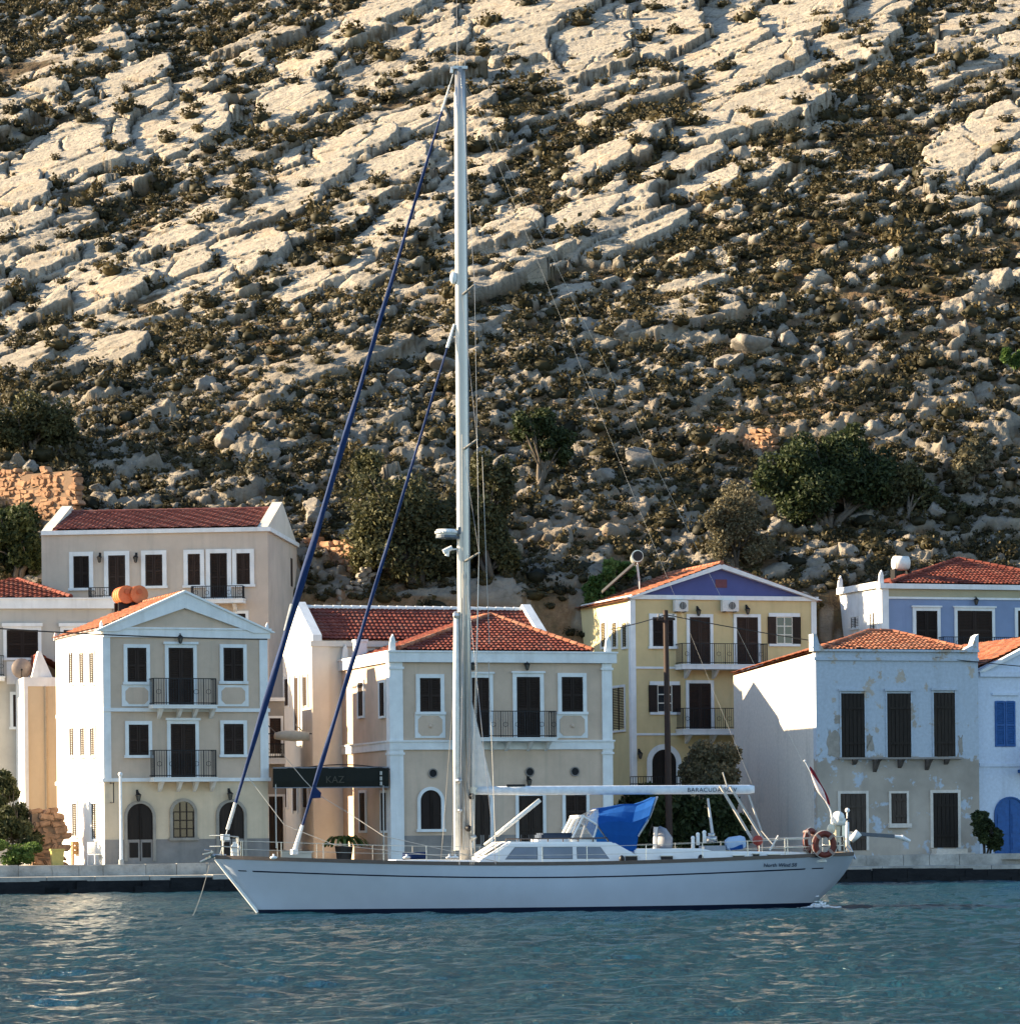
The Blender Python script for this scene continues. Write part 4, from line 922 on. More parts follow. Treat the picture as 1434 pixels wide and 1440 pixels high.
# ------------------------------------------------------------------ 4: weathered house with boarded windows
def house_old():
    h = House('house', 'old house with flaking blue white plaster and three boarded upper windows', 1149, 158, 18, 1.0)
    F, L = h.F, h.L; W = F(1375, 1000)[0]; zt = F(1260, 916)[1]; zs = F(1260, 1066)[1]
    D = L(1032, 1060)[0]
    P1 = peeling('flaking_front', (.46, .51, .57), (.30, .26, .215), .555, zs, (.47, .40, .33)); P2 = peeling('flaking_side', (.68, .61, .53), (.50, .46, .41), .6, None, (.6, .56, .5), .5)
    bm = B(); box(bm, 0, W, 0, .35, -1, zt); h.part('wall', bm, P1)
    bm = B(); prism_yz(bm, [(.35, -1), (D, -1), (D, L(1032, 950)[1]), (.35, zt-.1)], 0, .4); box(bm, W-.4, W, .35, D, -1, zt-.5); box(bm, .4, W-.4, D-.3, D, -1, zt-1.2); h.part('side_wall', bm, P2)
    bm = B(); box(bm, -.1, W+.02, -.09, 0, zt-.42, zt-.28); box(bm, -.16, W+.02, -.14, .36, zt-.02, zt+.08); h.part('cornice', bm, P1)
    bm = B(); prism_xz(bm, [(-.15, zt+.08), (.35, zt+.08), (.12, zt+.35), (.02, zt+.75), (-.15, zt+.75)], -.1, .4); h.part('finial', bm, P1)
    bm = B(); prism_xz(bm, [(W-.75, zt+.08), (W, zt+.08), (W, zt+.8), (W-.16, zt+.7), (W-.3, zt+.3)], -.1, .4); h.part('finial', bm, P1)
    xa, za = h.F(1220, 889, 4.0); zl = L(1032, 950)[1]
    bm = B(); zf = zt+.05
    tile_facet(bm, [(.3, .3, zf), (W-.2, .3, zf), (xa+1.2, 4.0, za), (xa, 4.0, za)]); tile_facet(bm, [(-.12, D, zl+.05), (-.12, .3, zf-.06), (xa, 4.0, za), (xa, D-1.5, za-.3)]); tile_facet(bm, [(W-.1, .3, zf), (W-.1, D, zf-.3), (xa+1.2, D-2, za), (xa+1.2, 4.0, za)])
    tile_facet(bm, [(W, D, zl), (0, D, zl), (xa, D-1.5, za-.3), (xa+1.2, D-2, za)])
    ridge_caps(bm, (.3, .3, zf+.06), (xa, 4.0, za+.05)); ridge_caps(bm, (W-.2, .3, zf+.06), (xa+1.2, 4.0, za+.05)); ridge_caps(bm, (xa, 4, za+.05), (xa+1.2, 4, za+.05)); h.part('roof', bm, ORANGE)
    BRD = wood('grey_boards', (.016, .012, .010), (.055, .042, .032), .85)
    def boards(r, n, name='window', frame=None):
        x0, x1, z0, z1 = h.rect(r); bm = B(); box(bm, x0, x1, -.005, .02, z0, z1); w = (x1-x0)/n
        for i in range(n): dz = random.uniform(-.04, .04); box(bm, x0+i*w+.012, x0+(i+1)*w-.012, -.03-random.random()*.02, -.005, z0+.02, z1-.02+min(0, dz))
        for q in (.2, .75): box(bm, x0+.03, x1-.03, -.075, -.05, z0+(z1-z0)*q, z0+(z1-z0)*q+.1)
        o = h.part(name, bm, BRD)
        if frame:
            bm = B(); f = frame; box(bm, x0-f, x0, -.06, .01, z0, z1+f); box(bm, x1, x1+f, -.06, .01, z0, z1+f); box(bm, x0, x1, -.056, .01, z1, z1+f); obj('frame', bm, P2, o)
        return o
    for r in ((1182, 975, 1215, 1065), (1246.5, 975, 1280, 1065), (1312, 974, 1342, 1064)):
        boards(r, 6); x0, x1, z0, z1 = h.rect(r); bm = B(); box(bm, x0-.12, x1+.12, -.12, 0, z1+.1, z1+.2); box(bm, x0-.06, x0, -.05, .0, z0, z1+.1); box(bm, x1, x1+.06, -.05, 0, z0, z1+.1); h.part('window_hood', bm, P1)
    bm = B(); x0, x1 = F(1178, 1067)[0], F(1350, 1067)[0]; box(bm, x0, x1, -.16, 0, zs-.06, zs+.03); o = h.part('broken_ledge', bm, DADO)
    for px, s in ((1229, 1.25), (1264, .9), (1302, 1.1), (1200, .6), (1329, .6)):
        x = F(px, 1070)[0]; bm = B(); prism_yz(bm, [(-.55*s, zs-.06), (0, zs-.06), (0, zs-.5*s), (-.12, zs-.42*s), (-.35*s, zs-.18)], x-.09, x+.09); obj('bracket', bm, plain('rusty_stone', (.09, .075, .065), .9, 0, .3), o)
    boards((1181, 1116, 1217, 1196), 5, 'door', .12); boards((1252, 1115.6, 1274, 1158), 3, 'window', .1); boards((1311, 1115, 1346, 1192), 6, 'door', .13)
    x0, x1, z0, z1 = h.rect((1248, 1158, 1279, 1164)); bm = B(); box(bm, x0, x1, -.2, 0, z0, z1); h.part('sill', bm, P2)
    x0, x1, z0, z1 = h.rect((1309, 1193, 1352, 1203)); bm = B(); box(bm, x0, x1, -.6, 0, -.1, z1-.02); box(bm, x0-.2, x1+.2, -.95, -.6, -.1, z1-.2); h.part('step', bm, P2)
    # patches of bare render round the first window, a few mm proud as broken edges
    for cx, cz, rx, rz in ((1171, 1046, .36, .75), (1222, 1044, .24, .45), (1350, 1048, .13, .5), (1177, 1012, .2, .22)):
        x, z = F(cx, cz); bm = B(); prism_xz(bm, [(x+rx*max(-.8, min(.8, 1.3*math.cos(k*PI/14)))*random.uniform(.7, 1.25), z+rz*max(-.8, min(.8, 1.3*math.sin(k*PI/14)))*random.uniform(.75, 1.2)) for k in range(28)], -.012, .004)
        h.part('bare_patch', bm, stucco('bare_render', (.34, .30, .255), (.22, .2, .17), .4, 3, .3))
    return h
HO = house_old()
# ------------------------------------------------------------------ 5: white-blue house at the right edge
def house_right():
    h = House('house', 'white house with blue arched door and orange roof at the right edge', 1376, 160.9, 18, 1.0)
    F, L = h.F, h.L; W = 7.2; zt = F(1405, 945)[1]; D = 9
    BW = peeling('blue_white_wall', (.62, .68, .78), (.45, .48, .53), .72, None, (.55, .57, .6), .8)
    bm = B(); box(bm, 0, W, 0, D, -1, zt); h.part('wall', bm, BW)
    ax, az = W/2, zt+1.55
    bm = B(); prism_xz(bm, [(0, zt), (W, zt), (ax, az)], .0, .3); h.part('gable', bm, BW)
    bm = B(); prism_xz(bm, [(-.0, zt+.0), (.3, zt), (ax, az-.05), (ax, az+.22)], -.18, .3); prism_xz(bm, [(ax+.002, az+.22), (ax+.002, az-.05), (W-.3, zt), (W, zt)], -.18, .3); h.part('gable_cornice', bm, WHITE())
    bm = B(); tile_facet(bm, [(.02, D, zt+.1), (.02, .3, zt+.1), (ax, .3, az+.15), (ax, D, az+.15)]); tile_facet(bm, [(W, .3, zt+.1), (W, D, zt+.1), (ax, D, az+.15), (ax, .3, az+.15)]); h.part('roof', bm, ORANGE)
    h.bandx('cornice', 945, 952, .13, x0=1376, x1=1500, m=BW, step=False); h.bandx('cornice', 1073, 1078, .07, x0=1376, x1=1500, m=BW, step=False)
    BL = plain('blue_paint', (.02, .09, .27), .55, 0, .2); o = h.shutters((1398, 986, 1427, 1050), 0, 'window', m=BL, sill=False)
    x0, x1, z0, z1 = h.rect((1394, 974, 1431, 978)); bm = B(); box(bm, x0, x1, -.08, 0, z0, z1); h.part('window_hood', bm, BW)
    h.arched((1399, 1122, 1440, 1200), .06, m=BL, fm=BL)
    x = F(1427, 1050)[0]; bm = B(); z0, z1 = F(1430, 1087)[1], F(1430, 1048)[1]; box(bm, x+.1, x+2.4, -.9, -.003, z0, z0+.15); o = h.part('balcony', bm, BL); bm = B()
    for i in range(22): xx = x+.12+2.25*i/21; box(bm, xx-.02, xx+.02, -.88, -.84, z0+.15, z1)
    box(bm, x+.1, x+2.4, -.9, -.82, z1-.06, z1); obj('railing', bm, BL, o)
house_right()
# ------------------------------------------------------------------ 6: blue house behind, right
def house_blue():
    h = House('house', 'blue house with white side wall and red hip roof behind the old house', 1243, 175, 18, 4.5)
    F, L = h.F, h.L; W = 11.5; D = L(1181, 860)[0]; zt = F(1340, 829)[1]; zc = F(1340, 822)[1]
    BL = stucco('blue_wall', (.22, .28, .41), (.12, .15, .28), .15, .8, .15); OL = stucco('olive_frieze', (.40, .36, .24), (.3, .27, .2), .15, .8, .1)
    bm = B(); box(bm, 0, W, 0, D, -3, zt); h.part('wall', bm, BL)
    bm = B(); box(bm, -.03, 0, 0, D, -3, zt+.15); box(bm, -.03, .34, -.06, 0, -3, zt+.1); h.part('white_side_wall', bm, WHITE())
    z0, z1 = F(1340, 840)[1], F(1340, 843)[1]; bm = B(); box(bm, .34, W, -.03, 0, z0, zt); h.part('frieze', bm, OL)
    bm = B(); box(bm, .34, W, -.06, 0, z1, z0-.002); h.part('string_course', bm, WHITE()); bm = B(); box(bm, -.2, W, -.22, .2, zt, zc); box(bm, -.2, .0, .2, D, zt+.05, zc+.12); h.part('cornice', bm, WHITE())
    antefix(h, -.05, 0, zc, .6); antefix(h, -.05, D-.1, zc+.1, .6)
    xa, za = h.F(1347, 787, 4.5); bm = B(); x0 = F(1251, 821)[0]
    tile_facet(bm, [(x0, -.1, zc), (W, -.1, zc), (xa+.1, 4.5, za), (xa, 4.5, za)]); tile_facet(bm, [(x0, D, zc), (x0, -.1, zc), (xa, 4.5, za)]); tile_facet(bm, [(W, D, zc), (x0, D, zc), (xa, 4.5, za)]); ridge_caps(bm, (x0, -.1, zc+.08), (xa, 4.5, za+.05)); ridge_caps(bm, (W, -.1, zc+.08), (xa, 4.5, za+.05)); h.part('roof', bm, RED)
    h.shutters((1287, 859, 1317, 912), .17, 'window', head=.08)
    h.shutters((1345, 859, 1394, 912), .15, 'balcony_door', leaves=2, head=.08); h.shutters((1430, 859, 1460, 912), .15, 'window'); h.lamp(1372, 846)
    h.balcony((1326, 1450), 896, 912, 917, .7)
    for r in ((1197, 868, 1208, 883),): h.side(r, .06)
    h.side((1226, 862, 1231, 886), .06)
    p = at(1266, 792, 177); r = empty('water_tank', p, R(15)); bm = B(); cyl(bm, (0, 0, 0), .36, .7, 20, 'X'); ball(bm, (.35, 0, 0), .36, 14, 10, (.25, 1, 1)); ball(bm, (-.35, 0, 0), .36, 14, 10, (.25, 1, 1)); obj('tank', bm, plain('tank_white', (.7, .68, .64), .35), r, True)
    bm = B(); [box(bm, q-.04, q+.04, -.3, .3, -1.2, -.3) for q in (-.4, .4)]; obj('stand', bm, IRON, r); tag(r, 'white cylinder water tank on the roof edge of the blue house', 'water tank')
house_blue()
# ------------------------------------------------------------------ quay
QA = R(15); QO = Vector((0, 149.5, 0))
def quay():
    m, t, N, L, P = nt('quay_stone'); v = coords(t); sep = t.nodes.new('ShaderNodeSeparateXYZ'); L.new(v, sep.inputs[0])
    n1 = noise(t, v, .8, 7, .7); n2 = noise(t, v, 4, 5, .7)
    c = ramp(t, n1, [(.3, (.20, .19, .17)), (.5, (.36, .34, .305)), (.72, (.52, .49, .44))]); c = mixc(t, ramp(t, n2, [(.5, (0, 0, 0)), (.75, (.6, .6, .6))]), c, (.2, .19, .18))
    L.new(c, P.inputs['Base Color']); P.inputs['Roughness'].default_value = .9; P.inputs['Specular IOR Level'].default_value = .15; L.new(bump(t, n2, .6, .03), P.inputs['Normal'])
    m2, t, N, L, P = nt('wet_shaded_quay_face'); v = coords(t, (1, 1, 2)); n1 = noise(t, v, 1.5, 7, .7)
    L.new(ramp(t, n1, [(.3, (.006, .007, .009)), (.6, (.015, .016, .018)), (.8, (.035, .033, .03))]), P.inputs['Base Color']); P.inputs['Specular IOR Level'].default_value = .15; P.inputs['Roughness'].default_value = .7; L.new(bump(t, n1, .8, .06), P.inputs['Normal'])  # near-black colour holds both wet stone and the shade on this face
    bm = B(); rnd = random.Random(4); x = -70
    # local frame: x along the quay
    while x < 75:
        w = rnd.uniform(1.6, 3.4); g = rnd.uniform(-.02, .02); box(bm, x, x+w-.03, .02+g, 2.7, -.7, .685+rnd.uniform(-.012, .012)); x += w
    o = obj('quay', bm, m); o.location = QO; o.rotation_euler = (0, 0, QA); tag(o, 'pale worn stone landing step along the water', 'quay', None, 'structure')
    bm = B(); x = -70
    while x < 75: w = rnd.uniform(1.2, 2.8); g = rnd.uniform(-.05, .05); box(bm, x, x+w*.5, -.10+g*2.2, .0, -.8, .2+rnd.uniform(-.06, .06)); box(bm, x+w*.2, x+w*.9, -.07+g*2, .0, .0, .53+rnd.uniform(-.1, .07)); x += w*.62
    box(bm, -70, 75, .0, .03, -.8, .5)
    o = obj('quay_face', bm, m2); o.location = QO; o.rotation_euler = (0, 0, QA); tag(o, 'dark wet and shaded face of the quay above the water', 'quay', None, 'structure')
    bm = B(); box(bm, -70, 75, 2.7, 40, -.7, 1.12); x = -70
    while x < 75:
        w = rnd.uniform(1.0, 2.2); box(bm, x, x+w-.02, 2.62+rnd.uniform(-.03, .03), 3.1, .5, 1.15+rnd.uniform(-.015, .02)); x += w
    o = obj('promenade', bm, m); o.location = QO; o.rotation_euler = (0, 0, QA); tag(o, 'stone paved promenade in front of the houses', 'promenade', None, 'structure')
quay()
# ------------------------------------------------------------------ trees and plants
OLIVE = leafm('olive_leaf', (.015, .018, .009), (.052, .053, .023), (.125, .118, .05), .2)
GREEN = leafm('green_leaf', (.010, .017, .007), (.030, .043, .016), (.07, .085, .03), .25)
QUAYL = leafm('quay_leaf', (.018, .024, .009), (.055, .062, .024), (.13, .125, .055), .25)
GREY = leafm('greyish_leaf', (.05, .045, .028), (.12, .105, .06), (.21, .18, .11), .25)
LIME = leafm('fresh_leaf', (.025, .05, .012), (.075, .13, .03), (.17, .23, .07), .35)
BARK = wood('bark', (.05, .04, .03), (.13, .105, .08), .9)
def tree(name, label, cat, base, lobes, m, n, size, seed, group=None, trunk=.16, dens=1.0):
    """base: world point; lobes: (px, py, rx, rz, Y) crown masses placed at their own depth"""
    rng = np.random.default_rng(seed); base = Vector(base); root = empty(name, base); tag(root, label, cat, group)
    L = []
    for px, py, rx, rz, Y in lobes:
        L.append((np.array(at(px, py, Y)-base), rx*Y/FPX, rz*Y/FPX))
    VV, FF, TT = [], [], []; off = 0; area = sum(a*b for _, a, b in L)
    for c, rx, rz in L:
        k = max(5, int(9*math.sqrt(rx*rz))); cl = rng.normal(size=(k, 3)); cl /= np.linalg.norm(cl, axis=1)[:, None]
        cl *= (.35+.5*rng.random(k)**.6)[:, None]; cr = .30+.28*rng.random(k); ct = rng.random(k)*.4
        nn = int(n*rx*rz/area); q = rng.integers(0, k, nn); d = rng.normal(size=(nn, 3)); d /= np.linalg.norm(d, axis=1)[:, None]
        p = cl[q] + d*(cr[q]*(.55+.5*rng.random(nn)))[:, None]
        p = p*np.array([rx, rx*.9, rz])*1.02 + c
        lv, lf = leaf_quads(p, np.array([0, 0, .35]), size, rng, .55)
        VV.append(lv); FF.append(lf+off); off += len(lv); TT.append(np.repeat(np.clip(.15+ct[q]+.45*rng.random(nn), 0, 1), 4))
    V = np.concatenate(VV)
    np_mesh('crown', V, np.concatenate(FF), m, root, False, {'tone': np.concatenate(TT)})
    if trunk:
        bm = B(); rnd = random.Random(seed)
        for c, rx, rz in L:
            c = Vector(c); s = Vector((rnd.uniform(-.2, .2), rnd.uniform(-.2, .2), -.5)); mid = c*.45+Vector((rnd.uniform(-.3, .3), 0, rnd.uniform(-.1, .3)))
            tube(bm, [s, mid*.5, mid, c+Vector((0, 0, rz*.3))], [trunk*1.2, trunk, trunk*.75, trunk*.3], 7)
            for q in range(5):
                e = c+Vector((rnd.uniform(-.75, .75)*rx, rnd.uniform(-.7, .7)*rx, rnd.uniform(-.3, .75)*rz)); tube(bm, [mid, mid*.4+e*.6+Vector((0, 0, .1)), e], [trunk*.5, trunk*.3, trunk*.1], 5)
        obj('trunk', bm, BARK, root, True)
    return root
def trees():
    b = hill_at(590, 832); Y = b.y+1.5
    tree('olive_tree', 'broad dark olive tree left of the mast above the long red roof', 'tree', b, [(545, 725, 62, 72, Y), (600, 745, 55, 80, Y+.5), (515, 760, 36, 48, Y-.5), (570, 790, 60, 36, Y-1), (520, 655, 32, 26, Y+1)], OLIVE, 30000, .12, 21)
    b = hill_at(690, 825); Y = b.y+1.5
    tree('olive_tree', 'dark narrow olive tree just right of the mast above the long red roof', 'tree', b, [(688, 700, 34, 58, Y), (672, 770, 40, 50, Y), (705, 790, 26, 36, Y-.5)], OLIVE, 16000, .12, 22)
    b = hill_at(757, 690)
    tree('pine_tree', 'small leaning pine tree alone on the slope right of the mast', 'tree', b, [(745, 598, 30, 24, b.y+.8), (780, 606, 28, 28, b.y+1), (760, 632, 26, 16, b.y+.5), (790, 640, 18, 18, b.y+1)], GREEN, 7000, .11, 23, trunk=.14)
    b = hill_at(1165, 748); Y = b.y+2
    tree('carob_tree', 'largest leafy green tree on the slope above the blue gable', 'tree', b, [(1105, 668, 44, 42, Y-.5), (1160, 650, 52, 52, Y), (1205, 690, 50, 52, Y+.5), (1140, 705, 52, 40, Y-1), (1195, 632, 36, 30, Y+1), (1245, 690, 36, 44, Y+1)], GREEN, 34000, .115, 24)
    b = hill_at(1270, 745); Y = b.y+2
    tree('carob_tree', 'dark low tree beside the largest green tree on its right', 'tree', b, [(1275, 695, 34, 38, Y), (1310, 712, 34, 24, Y), (1355, 722, 34, 16, Y+.5)], OLIVE, 12000, .12, 25)
    b = hill_at(1035, 800)
    tree('shrub', 'tall greyish feathery shrub on the slope left of the largest green tree', 'shrub', b, [(1032, 720, 38, 36, b.y+.8), (1040, 758, 44, 40, b.y+.5), (1015, 745, 28, 34, b.y+.2)], GREY, 13000, .09, 26, trunk=.08)
    b = hill_at(45, 655)
    tree('olive_tree', 'round grey green olive tree above the orange stone wall at the left', 'tree', b, [(30, 600, 42, 46, b.y+.8), (72, 598, 36, 42, b.y+1), (5, 610, 34, 40, b.y+.5)], OLIVE, 16000, .12, 27)
    b = hill_at(25, 812)
    tree('olive_tree', 'dark tree in shade below the orange stone wall at the left edge', 'tree', b, [(20, 762, 42, 46, b.y+.5), (48, 785, 22, 30, b.y)], GREEN, 12000, .12, 28)
    b = at(852, 880, 180); b.z = hill_z(b.x, b.y)
    tree('fig_tree', 'small bright green tree behind the flat side of the yellow house', 'tree', b, [(848, 822, 28, 30, 179.5), (838, 855, 24, 32, 179), (870, 805, 22, 18, 180)], LIME, 4200, .17, 29, trunk=.1)
    b = at(1002, 1196, 160); b.z = 1.1
    tree('olive_tree', 'leafy tree in front of the yellow house above the boom end', 'tree', b, [(985, 1080, 30, 36, 160), (1018, 1072, 24, 34, 160.5), (1005, 1100, 34, 24, 159.5)], GREY, 9000, .10, 30, trunk=.1)
    for px, rx, lab, s in ((905, 38, 'dark shaded hedge bush right of the middle house behind the cockpit', 31), (960, 44, 'wide dark hedge bush in shade under the boom lettering', 32), (1015, 36, 'dark hedge bush against the bare side wall of the old house', 33)):
        b = at(px, 1196, 158.5); b.z = 1.1
        tree('hedge_bush', lab, 'bush', b, [(px-10, 1150, rx*.8, 40, 158.5), (px+14, 1165, rx*.8, 34, 158.2), (px, 1135, rx*.6, 30, 159)], GREEN, 4500, .14, s, trunk=.05)
    b = at(18, 1205, 152); b.z = 1.1
    tree('shrub', 'dark green leafy shrub at the left edge beside the narrow annexe', 'shrub', b, [(4, 1112, 30, 26, 153), (24, 1145, 26, 30, 152.5), (36, 1178, 24, 22, 152), (5, 1165, 28, 34, 152)], QUAYL, 11000, .10, 34, trunk=.06)
    b = at(20, 1213, 150.5); b.z = 1.1
    tree('shrub', 'low sunlit pale green shrub at the left edge by the quay', 'shrub', b, [(15, 1197, 36, 20, 150.6), (42, 1203, 22, 14, 150.3)], LIME, 5000, .08, 35, trunk=.04)
    b = at(1385, 1203, 158.6); b.z = 1.05
    tree('potted_shrub', 'dark leafy bush on the promenade beside the blue arched door', 'bush', b, [(1388, 1166, 20, 24, 158.6), (1378, 1152, 14, 12, 158.8), (1398, 1178, 13, 18, 158.5), (1372, 1160, 8, 8, 158.6)], GREEN, 3800, .10, 36, trunk=.05)
    b = hill_at(1425, 528)
    tree('shrub', 'single bright green shrub high on the slope at the right edge', 'shrub', b, [(1424, 506, 18, 18, b.y+.3), (1440, 500, 16, 16, b.y+.4)], LIME, 1800, .15, 37, trunk=.06)
    b = hill_at(1366, 690)
    tree('shrub', 'pale olive feathery bush on the slope near the right edge', 'shrub', b, [(1366, 645, 22, 34, b.y+.3), (1355, 665, 18, 24, b.y)], GREY, 3200, .12, 38, trunk=.05)
    b = at(484, 1203, 155); b.z = 1.1; r = empty('palm_plant', b); tag(r, 'arching palm like plant in a dark pot beside the middle house', 'plant'); rng = random.Random(2)
    bm = B()
    for k in range(34):
        a = rng.random()*6.28; l = rng.uniform(.7, 1.25); pts = []
        for q in range(6):
            s = q/5; pts.append(Vector((math.cos(a)*l*s, math.sin(a)*l*s, .75+1.0*s*(1.25-s)*1.4*(.7+.3*rng.random()) - .35*s*s)))
        for p0, p1 in zip(pts, pts[1:]):
            d = (p1-p0); w = Vector((-d.y, d.x, 0)).normalized()*.055; bm.faces.new([bm.verts.new(v) for v in (p0-w, p0+w, p1+w, p1-w)])
    me = obj('foliage', bm, LIME, r); at_ = me.data.attributes.new('tone', 'FLOAT', 'POINT'); at_.data.foreach_set('value', np.repeat(np.random.default_rng(1).random(len(me.data.vertices)//4)*.8+.1, 4).astype(np.float32))
    bm = B(); cyl(bm, (0, 0, .35), .3, .7, 16, r2=.4); obj('pot', bm, plain('dark_pot', (.05, .04, .035)), r); bm = B(); tube(bm, [(0, 0, .5), (0, 0, .95)], .1, 8); obj('stem', bm, BARK, r)
trees()
# ------------------------------------------------------------------ stone walls on the slope
def rubble_wall(name, label, pa, pb, Y0, Y1, ztop0, ztop1, zbot, thick, m, rough=.06, seed=1):
    """a dry stone wall between two photo columns, built of separate courses in one mesh"""
    rnd = random.Random(seed); A = at(pa, HY, Y0); Bp = at(pb, HY, Y1); d = Bp-A; d.z = 0; L = d.length; u = d.normalized(); n = Vector((u.y, -u.x, 0))
    if n.y > 0: n = -n
    root = tag(empty(name, (A.x, A.y, zbot)), label, 'wall'); bm = B(); z = 0
    H0, H1 = ztop0-zbot, ztop1-zbot
    while z < max(H0, H1):
        hh = rnd.uniform(.16, .32); x = 0
        while x < L:
            w = rnd.uniform(.18, .6); top = H0+(H1-H0)*x/L+.25*math.sin(x*1.7+seed)*math.sin(x*.6)-rnd.uniform(0, .35)
            if z < top: 
                c = u*(x+w/2)+Vector((0, 0, z+hh/2+rnd.uniform(-.05, .05)))+n*rnd.uniform(-rough, rough)*1.5; h2 = hh*rnd.uniform(.4, .62); obox(bm, c, u*(w*rnd.uniform(.42, .56))+Vector((0, 0, rnd.uniform(-.07, .07))), n*thick/2+u*rnd.uniform(-.08, .08), Vector((0, 0, h2))+u*rnd.uniform(-.08, .08))
            x += w
        z += hh
    bmesh.ops.bevel(bm, geom=bm.edges[:], offset=.05, segments=2, affect='EDGES')
    obj('stones', bm, m, root); bm = B(); obox(bm, u*L/2+Vector((0, 0, min(H0, H1)/2-.1)), u*L/2, n*(thick/2-.06), Vector((0, 0, min(H0, H1)/2-.05))); obj('core', bm, plain('mortar', (.19, .12, .075), .9), root); return root
def walls():
    OST = plain('orange_stone', (.34, .195, .115), .9, 0, .35, 2.2, .5, .1); GST = plain('grey_stone', (.23, .205, .175), .9, 0, .35, 2.2, .5, .1)
    def zt(px, py, Y): return at(px, py, Y).z
    rubble_wall('stone_wall', 'orange sunlit rubble wall below the olive tree at the left', -40, 112, 188.5, 184.5, zt(-40, 668, 188.5), zt(112, 658, 184.5), zt(60, 712, 185)-1.2, .6, OST, seed=3)
    rubble_wall('stone_wall', 'sunlit rubble wall between the taupe house and the broad olive tree', 437, 500, 183, 181, zt(437, 756, 183), zt(500, 765, 181), zt(460, 800, 181)-3, .6, OST, seed=4)
    rubble_wall('ruined_wall', 'broken shaded stone wall standing behind the left end of the long red roof', 476, 522, 178.5, 179.5, zt(476, 826, 178.5), zt(522, 800, 179.5), 9, .5, GST, .08, seed=5)
    rubble_wall('stone_wall', 'grey garden wall in shade behind the right end of the long red roof', 690, 802, 181, 182, zt(690, 843, 181), zt(802, 838, 182), 9, .5, plain('grey_render_stone', (.19, .18, .165), .9, 0, .25, 1.5, .4, .1), .02, seed=6)
    rubble_wall('stone_wall', 'low ochre ruin wall on the slope above the blue gable', 996, 1090, 195.5, 192.5, zt(996, 600, 195.5), zt(1090, 606, 192.5), zt(1040, 640, 193)-1.5, .6, OST, .1, seed=7)
    rubble_wall('ruined_wall', 'sunlit orange ruin wall with gaps at the foot of the narrow annexe', 44, 86, 152.6, 153.2, zt(44, 1140, 152.6), zt(86, 1136, 153.2), .9, .45, OST, .07, seed=8)
walls()
